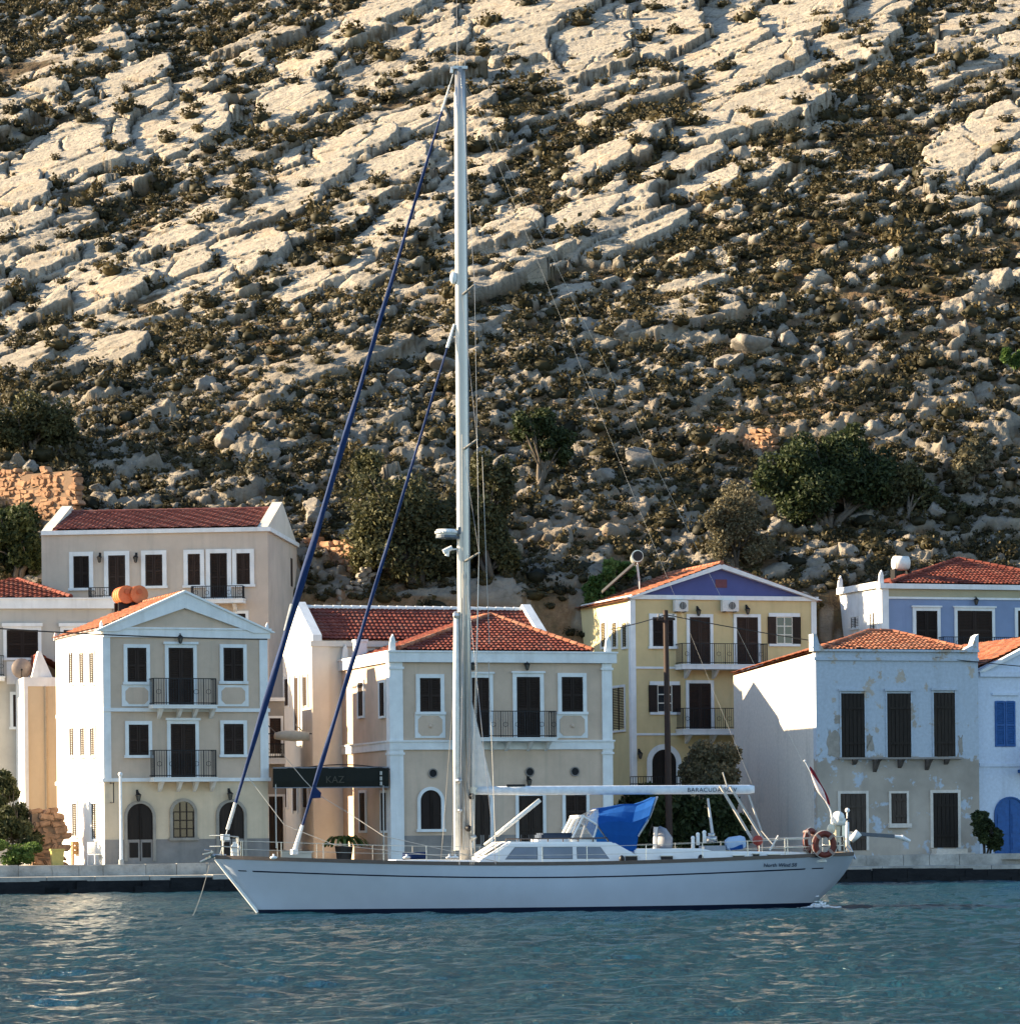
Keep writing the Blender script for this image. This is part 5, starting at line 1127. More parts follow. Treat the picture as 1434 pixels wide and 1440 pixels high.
# ------------------------------------------------------------------ street things
def lane_house():
    h = House('house', 'narrow shaded house with dark shutters and a small balcony down the lane', 366, 160.8, 18, 1.1); F = h.F; W = F(400, 1000)[0]; zt = F(390, 984)[1]
    bm = B(); box(bm, 0, W, 0, 1.6, -2, zt); h.part('wall', bm, stucco('lane_wall', (.30, .27, .23), (.2, .18, .16), .3, .8, .3)); h.bandx('cornice', 981, 986, .1, x0=366, x1=400, step=False)
    h.shutters((379, 1010, 395, 1060), .1); h.shutters((378, 1120, 398, 1195), .1, 'door', door=True); h.balcony((370, 402), 1046, 1066, 1074, .8)
lane_house()
def street():
    # dark awning banner between the houses
    A = at(384, 1094, 152.0); Bq = at(547, 1094, 153.2); d = Bq-A; d.z = 0; rz = math.atan2(d.y, d.x); L = d.length; r = empty('awning', A, rz); tag(r, 'long black canvas awning with dim lettering hung between two houses', 'awning')
    hh = 14*152/FPX; bm = B(); n = 24
    for side in (-.02, .02):
        rows = [[bm.verts.new((L*i/n, side+.03*math.sin(i*1.1)+.05*(j == 0), -hh+2*hh*j/3+.015*math.sin(i*.9))) for i in range(n+1)] for j in range(4)]
        for a, b in zip(rows, rows[1:]):
            for i in range(n): bm.faces.new([a[i], a[i+1], b[i+1], b[i]])
    obj('valance', bm, fabric('black_canvas', (.014, .016, .013), .05), r)
    bm = B(); rows = [[bm.verts.new((L*i/n, q*2.2, hh+.02+q*.06+.02*math.sin(i*2))) for i in range(n+1)] for q in (0, .5, 1)]
    for a, b in zip(rows, rows[1:]):
        for i in range(n): bm.faces.new([a[i], a[i+1], b[i+1], b[i]])
    obj('canopy', bm, MATS['black_canvas'], r)
    bm = B(); tube(bm, [(0, 0, hh), (L, 0, hh)], .03, 6); tube(bm, [(0, 0, -hh), (L, 0, -hh)], .025, 6)
    for x in (.12, L-.25): tube(bm, [(x, .05, -3.0), (x, .05, hh)], .035, 8)
    obj('frame', bm, plain('grey_metal', (.3, .3, .3), .4, .6), r)
    txt(r, 'lettering', 'KAZ', .42, (L*.53, -.075, -.1), plain('dim_gold', (.06, .055, .04), .7), rot=(PI/2, 0, 0))
    bm = B(); [box(bm, L-.42, L-.32, -.12, -.06, q, q+.16) for q in (-.35, -.13, .1)]; obj('clip', bm, plain('grey_metal', (.3, .3, .3)), r)
    # rolled white awning by the wing
    p = at(386, 1035, 158); r = empty('rolled_awning', p, R(15)); bm = B(); tube(bm, [(0, 0, 0), (.4, 0, .02), (.9, 0, 0), (1.55, 0, -.02)], [.14, .22, .24, .2], 12); obj('canvas', bm, fabric('cream_canvas', (.62, .58, .48), .2), r, True)
    bm = B(); tube(bm, [(-.3, 0, .1), (1.7, 0, .1)], .03, 6); tube(bm, [(.1, 0, .1), (.1, 2.2, .6)], .025, 6); tube(bm, [(1.4, 0, .1), (1.4, 2.2, .6)], .025, 6); obj('arm', bm, IRON, r); tag(r, 'rolled cream canvas awning beside the white wing wall', 'awning')
    # white flagpole
    p = at(171, 1213, 149.2); p.z = 1.1; h_ = at(171, 1091, 149.2).z-1.1; r = empty('flagpole', p); bm = B(); tube(bm, [(0, 0, 0), (0, 0, h_)], [.075, .055], 10); obj('pole', bm, plain('white_paint', (.72, .72, .7), .4), r); bm = B(); ball(bm, (0, 0, h_+.06), .1); obj('finial', bm, plain('white_paint', ()), r, True); bm = B(); cyl(bm, (0, 0, .12), .12, .24, 12); obj('foot', bm, plain('grey_metal', ()), r); tag(r, 'bare white pole standing on the promenade before the pediment house', 'pole')
    # utility pole and cables
    p = at(941, 1195, 157); p.z = 1.0; zt = at(941, 858, 157).z-1.0; r = empty('utility_pole', p); bm = B(); tube(bm, [(0, 0, 0), (-.06, 0, zt)], [.16, .11], 12); obj('pole', bm, wood('creosote', (.018, .010, .008), (.045, .026, .02)), r); bm = B(); box(bm, -.45, .35, -.06, .06, zt-.45, zt-.35); obj('crossarm', bm, MATS['creosote'], r); bm = B()
    for x in (-.38, .28): cyl(bm, (x, 0, zt-.26), .045, .18, 8)
    obj('insulator', bm, plain('insulator', (.25, .24, .22), .2), r); tag(r, 'tall dark wooden utility pole in front of the yellow house', 'utility pole')
    top = p+Vector((-.06, 0, zt-.2)); cab = plain('cable_black', (.015, .015, .016), .6)
    def cable(a, b, sag, lab, rad=.022):
        bm = B(); a, b = Vector(a), Vector(b); tube(bm, [a+(b-a)*k/24-Vector((0, 0, sag*4*(k/24)*(1-k/24))) for k in range(25)], rad, 5); o = obj('power_cable', bm, cab); tag(o, lab, 'cable')
    cable(top+Vector((0, 0, 0)), at(1470, 940, 161), .25, 'overhead cable running right from the utility pole past the old house')
    cable(top, at(858, 885, 154), .05, 'short overhead cable from the utility pole to the middle house corner')
    cable(at(376, 899, 150), at(-40, 881, 145), .1, 'overhead cable crossing the front of the pediment house under its cornice', .03)
    cable(at(402, 1085, 155.5), at(548, 1082, 152.8), -.25, 'slack dark cable above the black awning', .025)
    # yellow bin, crate, white chair by the sunlit wall
    p = at(81, 1217, 150); p.z = 1.12; r = empty('bin', p, R(15)); bm = B(); prism_xz(bm, [(-.22, 0), (.22, 0), (.27, .62), (-.27, .62)], -.25, .25); obj('body', bm, plain('yellow_plastic', (.42, .33, .10), .5), r); bm = B(); box(bm, -.3, .3, -.28, .28, .62, .7); obj('lid', bm, plain('yellow_plastic', ()), r); tag(r, 'small yellow bin by the sunlit wall of the pediment house', 'bin')
    p = at(112, 1196, 154.5); p.z = 1.12; r = empty('crate', p, R(15)); bm = B(); [box(bm, -.33, .33, -.3, .3, q, q+.16) for q in (.45, .65, .85)]; [box(bm, x, x+.06, y, y+.06, 0, 1.0) for x in (-.32, .26) for y in (-.29, .23)]; obj('slats', bm, wood('crate_wood', (.3, .17, .08), (.45, .27, .13)), r); tag(r, 'slatted orange brown wooden crate stand against the bright side wall', 'crate')
    p = at(134, 1212, 150.6); p.z = 1.12; r = empty('chair', p, R(50)); bm = B(); [tube(bm, [(x, y, 0), (x*.9, y*.9, .45 if y < 0 else .95)], .022, 6) for x in (-.22, .22) for y in (-.22, .22)]; obj('leg', bm, plain('white_plastic', (.7, .7, .7), .4), r); bm = B(); box(bm, -.24, .24, -.24, .24, .43, .47); obj('seat', bm, plain('white_plastic', ()), r); bm = B(); box(bm, -.22, .22, .19, .23, .5, .97); obj('backrest', bm, plain('white_plastic', ()), r); tag(r, 'white chair at the front corner of the pediment house', 'chair')
    p = at(148, 1213, 149.6); p.z = 1.12
    # low white planter wall by the lane
    p = at(397, 1203, 154); p.z = 1.1; r = empty('planter', p, R(15)); bm = B(); box(bm, 0, 1.3, 0, .5, 0, .42); box(bm, -.04, 1.34, -.04, .54, .42, .5); obj('trough', bm, PALE, r); bm = B(); box(bm, .06, 1.24, .06, .44, .5, .53); obj('soil', bm, plain('earth', (.08, .05, .03)), r); tag(r, 'low cream planter trough at the foot of the white wing', 'planter')
def txt(parent, name, s, size, loc, m, rot=(PI/2, 0, 0), extrude=.004, align='CENTER', space=1.0):
    c = bpy.data.curves.new(name, 'FONT'); c.body = s; c.size = size; c.extrude = extrude; c.align_x = align; c.align_y = 'CENTER'; c.space_character = space
    o = bpy.data.objects.new(name, c); COL.objects.link(o); bpy.context.view_layer.update(); dg = bpy.context.evaluated_depsgraph_get(); me = bpy.data.meshes.new_from_object(o.evaluated_get(dg)); bpy.data.objects.remove(o); bpy.data.curves.remove(c)
    me.name = name; me.materials.clear(); me.materials.append(m); o = bpy.data.objects.new(name, me); COL.objects.link(o); o.location = loc; o.rotation_euler = rot; o.parent = parent; return o
street()
# ------------------------------------------------------------------ the yacht
def yacht():
    YAW = R(8); O = at(750, HY, 100.0); O.z = 0
    root = empty('sailing_yacht', O, YAW); tag(root, 'white single masted sailing yacht with blue furled headsails moored off the quay', 'sailing yacht')
    fr = Frame(O, YAW); F = fr.F
    def P3(px, py, off=0.0): x, z = F(px, py, off); return Vector((x, off, z))
    def part(name, bm, m, parent=None, smooth=False): return obj(name, bm, m, parent or root, smooth)
    GEL = plain('white_gelcoat', (.46, .51, .59), .28, 0, .05, 1.2, 0, .5); WH = plain('white_deck', (.74, .74, .72), .45, 0, .06, 2, .05); NAVY = plain('navy_paint', (.007, .012, .032), .35); TEAK = wood('teak', (.16, .11, .07), (.27, .2, .13)); TRAIL = plain('dark_teak', (.11, .085, .07), .6)
    STEEL = plain('stainless', (.42, .42, .41), .3, .85, .05, 4, 0); ALU = plain('mast_aluminium', (.44, .42, .39), .36, .6, .06, 1.5, .04); BLACK = plain('black_rubber', (.012, .012, .014), .5); WIN = glassm('cabin_window', (.20, .23, .27), .08); NAVYF = fabric('navy_sailcloth', (.008, .028, .10), .06); WS = fabric('white_sailcloth', (.72, .72, .70), .25); ROPE = plain('rope', (.42, .40, .36), .9)
    # --- hull lines, from the photograph's profile
    xb, zb = F(303, 1206, 0); xs, zs = F(1198, 1202, -1.2); xwb = F(366, 1288, -.05)[0]; xws = F(1138, 1279, -.4)[0]
    sp = [(303, 1206), (400, 1210.5), (550, 1213.5), (760, 1216), (874, 1214.5), (1058, 1207), (1198, 1202)]
    yd = lambda t: .05 + 2.25*(math.sin(PI*min(1, t/.6)/2)**.78 if t < .6 else 1-.42*((t-.6)/.4)**2)
    yw = lambda t: .02 + 2.0*(math.sin(PI*min(1, t/.6)/2)**1.15 if t < .6 else (1-.86*((t-.6)/.4)**2.2))
    ts, zz = [], []
    for px, py in sp:
        t = (px-303)/895; ts.append(t); zz.append(F(px, py, -yd(t))[1])
    co = np.polyfit(ts, zz, 4); zd = lambda t: float(np.polyval(co, t))
    XD = lambda t: xb+(xs-xb)*t; XW = lambda t: xwb+(xws-xwb)*t
    def H(t, s, side=-1, out=0.0):
        """hull point: t along, s 0 deck .. 1 waterline .. >1 below"""
        e = 1+.9*sstep(.72, 1, t) if t > .72 else 1.0
        if s <= 1:
            x = XD(t)+(XW(t)-XD(t))*s**float(e); y = yw(t)+(yd(t)-yw(t))*(1-s)**1.5 + .10*math.sin(PI*s)*math.sin(PI*min(1, t*1.02)); z = zd(t)*(1-s)
        else:
            q = s-1; x = XW(t)+(XW(.5)-XW(t))*.25*q; y = yw(t)*(1-q**2); z = -.75*q
        return Vector((x, side*(y+out), z))
    NT = 72; tt = [i/NT for i in range(NT+1)]; SS = [0, .08, .16, .26, .38, .5, .62, .74, .84, .92, 1, 1.15, 1.35, 1.6, 1.85, 2.0]
    bm = B(); grids = []
    for side in (-1, 1):
        g = [[bm.verts.new(H(t, s, side)) for s in SS] for t in tt]; grids.append(g)
        for i in range(NT):
            for j in range(len(SS)-1):
                f = [g[i][j], g[i+1][j], g[i+1][j+1], g[i][j+1]]; bm.faces.new(f if side < 0 else f[::-1])
    a, b = grids
    for i in (0, NT):
        for j in range(len(SS)-1):
            try: bm.faces.new([a[i][j], a[i][j+1], b[i][j+1], b[i][j]])
            except ValueError: pass
    bmesh.ops.recalc_face_normals(bm, faces=bm.faces[:])
    part('hull', bm, GEL, smooth=True)
    def strip(name, s0, s1, t0, t1, m, out=.006, n=90, par=None):
        bm = B()
        for side in (-1, 1):
            rr = []
            for j in range(7):
                row = []
                for i in range(n+1): t = t0+(t1-t0)*i/n; row.append(bm.verts.new(H(t, s0(t)+(s1(t)-s0(t))*j/6, side, out)))
                rr.append(row)
            for r0, r1 in zip(rr, rr[1:]):
                for i in range(n): bm.faces.new([r0[i], r0[i+1], r1[i+1], r1[i]])
        return part(name, bm, m, par, True)
    def s_at(z): return lambda t: 1-z/zd(t)
    strip('boot_stripe', s_at(.13), lambda t: 1.3, 0.0, 1.0, NAVY, .014)
    ds = lambda t: .335/zd(t); strip('cove_stripe', ds, lambda t: ds(t)+.038/zd(t), .042, .925, NAVY)
    strip('cove_stripe', ds, lambda t: ds(t)+.03/zd(t), .936, .956, NAVY); strip('cove_stripe', ds, lambda t: ds(t)+.03/zd(t), .02, .033, NAVY)
    # pale strip painting the sunlight along the stem edge
    bm = B(); tube(bm, [H(0, s, -1)*Vector((1, 0, 1)).x if False else Vector((H(0, s).x-.015, 0, H(0, s).z)) for s in (0.02, .3, .6, .96)], .05, 8); part('stem_sunlit_edge', bm, plain('stem_lit_tone', (.78, .78, .76), .4))
    # deck and toe rail
    bm = B(); rows = [[bm.verts.new(Vector((XD(t), yd(t)*q*.985, zd(t)-.03+.07*(1-q*q)))) for q in (-1, -.6, -.2, .2, .6, 1)] for t in tt]
    for p, q in zip(rows, rows[1:]):
        for k in range(5): bm.faces.new([p[k], q[k], q[k+1], p[k+1]])
    part('deck', bm, TEAK)
    bm = B()
    for side in (-1, 1):
        for i in range(NT):
            p, q = Vector((XD(tt[i]), side*(yd(tt[i])-.03), zd(tt[i])+.025)), Vector((XD(tt[i+1]), side*(yd(tt[i+1])-.03), zd(tt[i+1])+.025)); obox(bm, (p+q)/2, (q-p)/2*1.02, (0, .04, 0), (0, 0, .05))
    p = Vector((XD(1)-.03, 0, zd(1)+.025)); obox(bm, p, (.04, 0, 0), (0, yd(1), 0), (0, 0, .05)); part('toe_rail', bm, TRAIL)
    T = lambda px: (F(px, 1205, -1.8)[0]-xb)/(xs-xb)
    # --- coachroof with windows
    def slab(name, prof, w0, w1, m, off=None, bev=.04, inner=None):
        """profile (px, py) read on the port side; half widths w0 at the bottom, w1 at the top"""
        pts = [F(px, py, -(off or w0)) for px, py in prof]; z0, z1 = min(z for x, z in pts), max(z for x, z in pts); bm = B()
        W = lambda z: w0+(w1-w0)*(z-z0)/max(1e-6, z1-z0)
        A = [bm.verts.new((x, -W(z), z)) for x, z in pts]; C = [bm.verts.new((x, W(z), z)) for x, z in pts]; bm.faces.new(A); bm.faces.new(C[::-1]); n = len(pts)
        for i in range(n): bm.faces.new([A[i], C[i], C[(i+1) % n], A[(i+1) % n]])
        bmesh.ops.recalc_face_normals(bm, faces=bm.faces[:])
        if bev: bmesh.ops.bevel(bm, geom=bm.edges[:], offset=bev, segments=2, affect='EDGES')
        return part(name, bm, m), W, z0
    slab('foredeck_trunk', [(552, 1216), (556, 1209), (690, 1209.5), (690, 1216)], 1.15, 1.05, WH)
    cab, CW, cz0 = slab('cabin', [(669, 1219), (674, 1211), (717, 1183.5), (864, 1184), (897, 1203), (901, 1218)], 1.5, 1.32, WH, bev=.06)
    for poly in (((712, 1207.5), (725, 1192.5), (754, 1192), (754, 1207.5)), ((764, 1207), (764, 1192), (803, 1192), (803, 1207)), ((812.5, 1206.5), (812.5, 1192), (843, 1192), (854, 1206.5))):
        for side in (-1, 1):
            bm = B(); g = B()
            q = [F(px, py, -1.4) for px, py in poly]; cx, cz = sum(a for a, b in q)/4, sum(b for a, b in q)/4
            va = [Vector((x, side*(CW(z)+.012), z)) for x, z in q]; vo = [Vector((cx+(x-cx)*1.1, side*(CW(z)+.006), cz+(z-cz)*1.16)) for x, z in q]
            bm.faces.new([bm.verts.new(v) for v in va]); 
            for i in range(4): g.faces.new([g.verts.new(v) for v in (vo[i], vo[(i+1) % 4], va[(i+1) % 4], va[i])])
            o = obj('window', bm, WIN, cab); obj('frame', g, plain('window_rubber', (.16, .18, .2), .5), o)
    # sloping front windows of the cabin
    bm = B(); a0, a1 = F(684, 1205, -1.4), F(712, 1187, -1.4); nrm = Vector((-(a1[1]-a0[1]), 0, a1[0]-a0[0])).normalized()
    for y0, y1 in ((-1.1, -.4), (-.32, .32), (.4, 1.1)): bm.faces.new([bm.verts.new(Vector((x, y, z))+nrm*.075) for (x, z), y in ((a0, y0), (a0, y1), (a1, y1), (a1, y0))])
    obj('front_window', bm, plain('front_glass_pale', (.62, .62, .60), .4), cab)  # panes in a near-white, opaque colour
    bm = B(); zr = F(790, 1181.5, -1.2)[1]; xa, xz = F(728, 1181, -1.2)[0], F(855, 1181, -1.2)[0]
    for side in (-1, 1):
        tube(bm, [(xa+(xz-xa)*k/8, side*1.18, zr+.05) for k in range(9)], .022, 6)
        for k in range(7): x = xa+(xz-xa)*k/6; tube(bm, [(x, side*1.18, zr-.08), (x, side*1.18, zr+.05)], .018, 6)
    obj('grab_rail', bm, TRAIL, cab)
    bm = B(); p, q = F(762, 1181, -.7), F(806, 1171, -.7); box(bm, p[0], q[0], -.75, .75, p[1]-.1, q[1]); bmesh.ops.bevel(bm, geom=bm.edges[:], offset=.05, segments=2, affect='EDGES'); hc = part('hatch_cover', bm, plain('navy_canvas', (.03, .045, .075), .8))
    bm = B(); p, q = F(758, 1182.5, -.8), F(808, 1179, -.8); box(bm, p[0], q[0], -.82, .82, p[1]-.12, q[1]); part('hatch_coaming', bm, WH)
    # hard windscreen at the back of the cabin
    S = lambda px, py, y: P3(px, py, -1.1)*1 if False else Vector((F(px, py, -1.1)[0], y, F(px, py, -1.1)[1]))
    b0, b1, t0, t1 = (803, 1181), (833, 1182), (820, 1148), (840, 1160)
    bm = B(); fr_ = .035; w = 1.1
    for y in (-w, w):
        for a_, c_ in ((b0, t0), (t0, t1), (t1, b1), (b0, b1)): tube(bm, [S(*a_, y), S(*c_, y)], .03, 6)
    for y in (-w, -.37, .37, w): tube(bm, [S(*b0, y), S(*t0, y*.94 if abs(y) > 1 else y)], .03, 6)
    tube(bm, [S(*t0, -w), S(*t0, w)], .05, 6); tube(bm, [S(*b0, -w), S(*b0, w)], .06, 6); ws = part('windscreen', bm, WH)
    bm = B()
    for y in (-w, w): bm.faces.new([bm.verts.new(S(*c_, y)) for c_ in (b0, b1, t1, t0)])
    for y0, y1 in ((-w, -.37), (-.37, .37), (.37, w)): bm.faces.new([bm.verts.new(v) for v in (S(*b0, y0), S(*b0, y1), S(*t0, y1), S(*t0, y0))])
    obj('pane', bm, clearm('screen_glass', (.28, .31, .35), .55), ws)
    bm = B(); p0 = S(803, 1184, 0); box(bm, S(803, 1184, 0).x, S(838, 1184, 0).x, -1.15, 1.15, p0.z-.14, p0.z+.06); obj('base', bm, WH, ws)
    # --- blue spray hood: hoops with cloth over them
    BLUE = fabric('blue_canvas', (.006, .085, .34), .3)
    st = [((841, 1160), (845, 1136.5), (857, 1183)), ((853, 1156), (864, 1134), (868, 1190)), ((872, 1155), (886, 1130), (882, 1196)), ((888, 1157), (903, 1130), (894, 1199)), ((902, 1152), (916, 1126), (897, 1176)), ((913, 1147), (929, 1120), (905, 1160))]
    bm = B(); rows = []
    for i, (sh, tp, bt) in enumerate(st):
        W = 1.22; z = [(bt, -W), (((bt[0]+sh[0])/2, (bt[1]+sh[1])/2), -W-.02), (sh, -W+.03), (((sh[0]*.55+tp[0]*.45), (sh[1]*.45+tp[1]*.55)), -W*.72), (tp, -W*.32)]
        half = [Vector((F(p[0], p[1], -W)[0], y, F(p[0], p[1], -W)[1])) for p, y in z]
        rows.append([bm.verts.new(v) for v in half]+[bm.verts.new(Vector((v.x, -v.y, v.z))) for v in half[::-1]])
    for p, q in zip(rows, rows[1:]):
        for k in range(len(p)-1): bm.faces.new([p[k], q[k], q[k+1], p[k+1]])
    hood = part('spray_hood', bm, BLUE, smooth=False)
    bm = B(); half = [S(826, 1149, -1.05), S(836, 1143, -.8), S(840, 1140, -.35)]; r0 = half+[Vector((v.x, -v.y, v.z)) for v in half[::-1]]; half2 = [S(838, 1160, -1.12), S(852, 1148, -.85), S(848, 1136, -.36)]; r1 = half2+[Vector((v.x, -v.y, v.z)) for v in half2[::-1]]
    v0 = [bm.verts.new(v) for v in r0]; v1 = [bm.verts.new(v) for v in r1]
    for k in range(5): bm.faces.new([v0[k], v1[k], v1[k+1], v0[k+1]])
    obj('clear_panel', bm, clearm('clear_vinyl', (.60, .63, .66), .4, .25), hood)
    bm = B()
    for i in (0, 2, 5):
        sh, tp, bt = st[i]; pts = [S(*bt, -1.2), S(*sh, -1.2), S((sh[0]*.5+tp[0]*.5), (sh[1]*.5+tp[1]*.5), -.85), S(*tp, -.38)]; pts = [Vector((v.x, v.y*.93, v.z-.06)) for v in pts]; tube(bm, pts+[Vector((v.x, -v.y, v.z)) for v in pts[::-1]], .022, 6)
    tube(bm, [S(930, 1120, -.4), S(908, 1157, -1.2), S(896, 1176, -1.24)], .03, 6); obj('hoop', bm, STEEL, hood)
    # --- cockpit coaming, aft cabin, portlights
    slab('cockpit_coaming', [(894, 1219), (894, 1193.5), (987, 1193), (1004, 1197), (1110, 1197.5), (1150, 1200), (1165, 1212)], 1.55, 1.42, WH, bev=.04)
    for x0, x1, y0, y1 in ((879.5, 895.5, 1204, 1210.5), (929.5, 945.5, 1204, 1210), (1031, 1046, 1203.5, 1209.5), (1059, 1067, 1201, 1207), (1080, 1096, 1202, 1209)):
        p, q = F(x0, y1, -1.56), F(x1, y0, -1.56)
        for s_ in (-1, 1):
            bm = B(); box(bm, p[0], q[0], s_*1.47, s_*1.585, p[1], q[1])
            o = part('portlight', bm, BLACK); bm = B()
            for a_, b_, c_, d_ in ((p[0]-.02, q[0]+.02, q[1], q[1]+.02), (p[0]-.02, q[0]+.02, p[1]-.02, p[1])): box(bm, a_, b_, s_*1.47, s_*1.592, c_, d_)
            obj('frame', bm, STEEL, o)
    for px, py in ((874, 1208), (985, 1207)): bm = B(); c = P3(px, py, -1.75); ball(bm, c, .09, 10, 8, (.9, .9, 1.2)); part('fairlead', bm, BLACK, None, True)
    # cockpit fittings
    bm = B(); p, q = F(989, 1196, -.9), F(1019, 1183, -.9); box(bm, p[0], q[0], -1.0, -.2, p[1]-.2, q[1]-.12); part('instrument_box', bm, plain('grey_box', (.26, .28, .31), .4)); bm = B(); c = P3(1000, 1180, -.9); cyl(bm, c, .16, .16, 14); cyl(bm, c+Vector((0, 0, .11)), .1, .12, 14); part('winch', bm, STEEL, None, True)
    bm = B(); a, c = P3(1020, 1188, -.9), P3(1047, 1184, -.9); tube(bm, [a, a*.8+c*.2, a*.2+c*.8, c], [.14, .2, .2, .15], 12); part('rolled_cover', bm, fabric('pale_blue_cover', (.42, .55, .72), .1), None, True)
    bm = B(); tube(bm, [P3(1026, 1194, -1.0), P3(1044, 1190, -1.05)], [.06, .07], 8); part('rolled_towel', bm, BLUE, None, True)
    bm = B(); c = P3(924, 1178, 0); tube(bm, [P3(921, 1196, 0), P3(922, 1163, 0)], .07, 8); part('steering_pedestal', bm, WH)
    bm = B(); c0 = P3(934, 1190, 0); tube(bm, [P3(934, 1194, 0), P3(934, 1180, 0), P3(930, 1168, 0), P3(926, 1163, 0)], [.22, .24, .14, .05], 12, oval=(1.4, 1)); part('wheel_cover', bm, fabric('grey_cover', (.32, .33, .36), .1), None, True)
    bm = B(); tube(bm, [P3(995, 1123, -.2), P3(1002, 1178, -.5)], [.035, .05], 8); part('whip_pole', bm, ALU)
    for px, py in ((974, 1186), (981, 1181), (990, 1178)): bm = B(); c = P3(px, py, -1.2); cyl(bm, c, .05, .3, 10); ball(bm, c+Vector((0, 0, .15)), .06, 8, 6); part('deck_fitting', bm, WH, None, True)
    bm = B(); c = P3(1065, 1182, -.6); ball(bm, c, .15, 10, 8, (1, .8, 1)); tube(bm, [c+Vector((0, 0, -.35)), c], .02, 6); part('red_float', bm, plain('red_plastic', (.35, .05, .03), .5), None, True)
    # --- rails
    bm = B(); zL = .50
    stn = [T(px) for px in (346, 400, 458, 541, 600, 700, 760, 822, 905, 985, 1050, 1108)]
    for side in (-1, 1):
        for t in stn: x, y, z = XD(t), side*(yd(t)-.1), zd(t); tube(bm, [(x, y, z), (x, y*.99, z+zL)], .011, 6)
    o = part('stanchion', bm, STEEL); bm = B()
    for side in (-1, 1):
        for hh in (zL-.01, zL*.52): tube(bm, [(XD(t), side*(yd(t)-.1), zd(t)+hh) for t in [.035+.9*k/40 for k in range(41)]], .006, 5)
    part('lifeline', bm, STEEL)
    bm = B()
    for side in (-1, 1):
        for hh in (.6, .3): tube(bm, [(XD(-.008), 0, zd(0)+hh+.02), (XD(.008), side*.22, zd(0)+hh+.02), (XD(.035), side*(yd(.035)-.06), zd(.035)+hh)], .017, 7)
        for t in (.012, .035): tube(bm, [(XD(t), side*max(.1, yd(t)-.08), zd(t)), (XD(t), side*max(.1, yd(t)-.08), zd(t)+.6)], .017, 7)
    part('pulpit', bm, STEEL); bm = B()
    for side in (-1, 1):
        for hh in (.52, .27): tube(bm, [(XD(t), side*(yd(t)-.1), zd(t)+hh) for t in (.885, .92, .96, .985)]+[(XD(.99), 0, zd(1)+hh)], .017, 7)
        for t in (.885, .93, .985): tube(bm, [(XD(t), side*(yd(t)-.1), zd(t)), (XD(t), side*(yd(t)-.1), zd(t)+.52)], .017, 7)
        tube(bm, [P3(1082, 1196, side*1.3), P3(1094, 1175, side*1.3)], .03, 7)
    part('pushpit', bm, STEEL)
    # --- ground tackle at the bow
    bm = B(); a = Vector((xb, 0, zb)); tube(bm, [a+Vector((.3, 0, .03)), a+Vector((-.12, 0, .05))], .06, 8); tube(bm, [a+Vector((-.05, 0, .1)), a+Vector((-.16, 0, .0)), a+Vector((-.42, 0, -.12))], [.035, .04, .03], 7); obox(bm, a+Vector((-.2, 0, .13)), (.14, 0, .03), (0, .16, 0), (0, 0, .015)); tube(bm, [a+Vector((-.14, 0, .02)), a+Vector((-.1, 0, .2)), a+Vector((-.3, 0, .22))], .03, 6); part('anchor', bm, STEEL)
    bm = B(); c = P3(331, 1200, 0); cyl(bm, c+Vector((0, 0, .0)), .12, .3, 12); cyl(bm, c+Vector((0, -.16, .15)), .13, .18, 12, 'Y'); tube(bm, [c, c+Vector((-.02, 0, .32))], .05, 8); part('windlass', bm, WH)
    for px in (385, 572, 632, 640): bm = B(); c = P3(px, 1206, -.9 if px < 500 else -1.2); ball(bm, c, .06, 10, 6, (1.8, 1, .8)); tube(bm, [c, c+Vector((0, 0, .1))], .03, 6); part('deck_cleat', bm, WH, None, True)
    bm = B(); c = P3(584, 1204, -.8); tube(bm, [c+Vector((-.35, 0, 0)), c+Vector((.3, 0, .02))], .1, 10); part('sail_bag', bm, NAVYF, None, True)
    # --- mast and spars
    mb, mt = P3(655, 1212, 0), P3(646.5, 95, 0); d = mt-mb; bm = B(); tube(bm, [mb, mb+d*.3, mb+d*.75, mb+d*.94, mt], [.172, .172, .165, .155, .142], 20, oval=(.68, 1)); mast = part('mast', bm, ALU, None, True)
    def M(py, dx=0.0, y=0.0): k = (mb.z - F(650, py, 0)[1])/(mb.z-mt.z); p = mb+d*k; return Vector((p.x+dx, y, p.z))
    bm = B(); tube(bm, [M(1185, .172), M(120, .152)], .028, 6); obj('sail_slot', bm, plain('slot_dark', (.16, .17, .18), .5), mast)
    bm = B(); tube(bm, [M(1190, -.155), M(560, -.155), M(130, -.14)], .03, 6); obj('forward_track', bm, plain('track_lit_tone', (.75, .74, .71), .4), mast)  # near-white tone paints in the sun on the mast's front edge
    bm = B(); c = M(97); obox(bm, c+Vector((0, 0, .03)), (.21, 0, 0), (0, .09, 0), (0, 0, .04)); tube(bm, [c+Vector((-.22, 0, .05)), c+Vector((-.24, 0, -.12))], .05, 6); obj('masthead_fitting', bm, STEEL, mast)
    bm = B(); tube(bm, [c+Vector((-.06, .05, 0)), c+Vector((-.06, .05, 2.1))], [.012, .005], 5); tube(bm, [c+Vector((.15, 0, 0)), c+Vector((.15, 0, .35))], .01, 5); obj('aerial', bm, plain('aerial_grey', (.25, .25, .26)), mast)
    for py, sp_, nm in ((415, 1.15, 0), (632, 1.4, 0), (790, 1.65, 0)):
        bm = B()
        for side in (-1, 1): c = M(py); tube(bm, [c+Vector((.03, 0, 0)), c+Vector((.22, side*sp_, .12))], [.06, .035], 8, oval=(1, .5))
        obj('spreader', bm, ALU, mast)
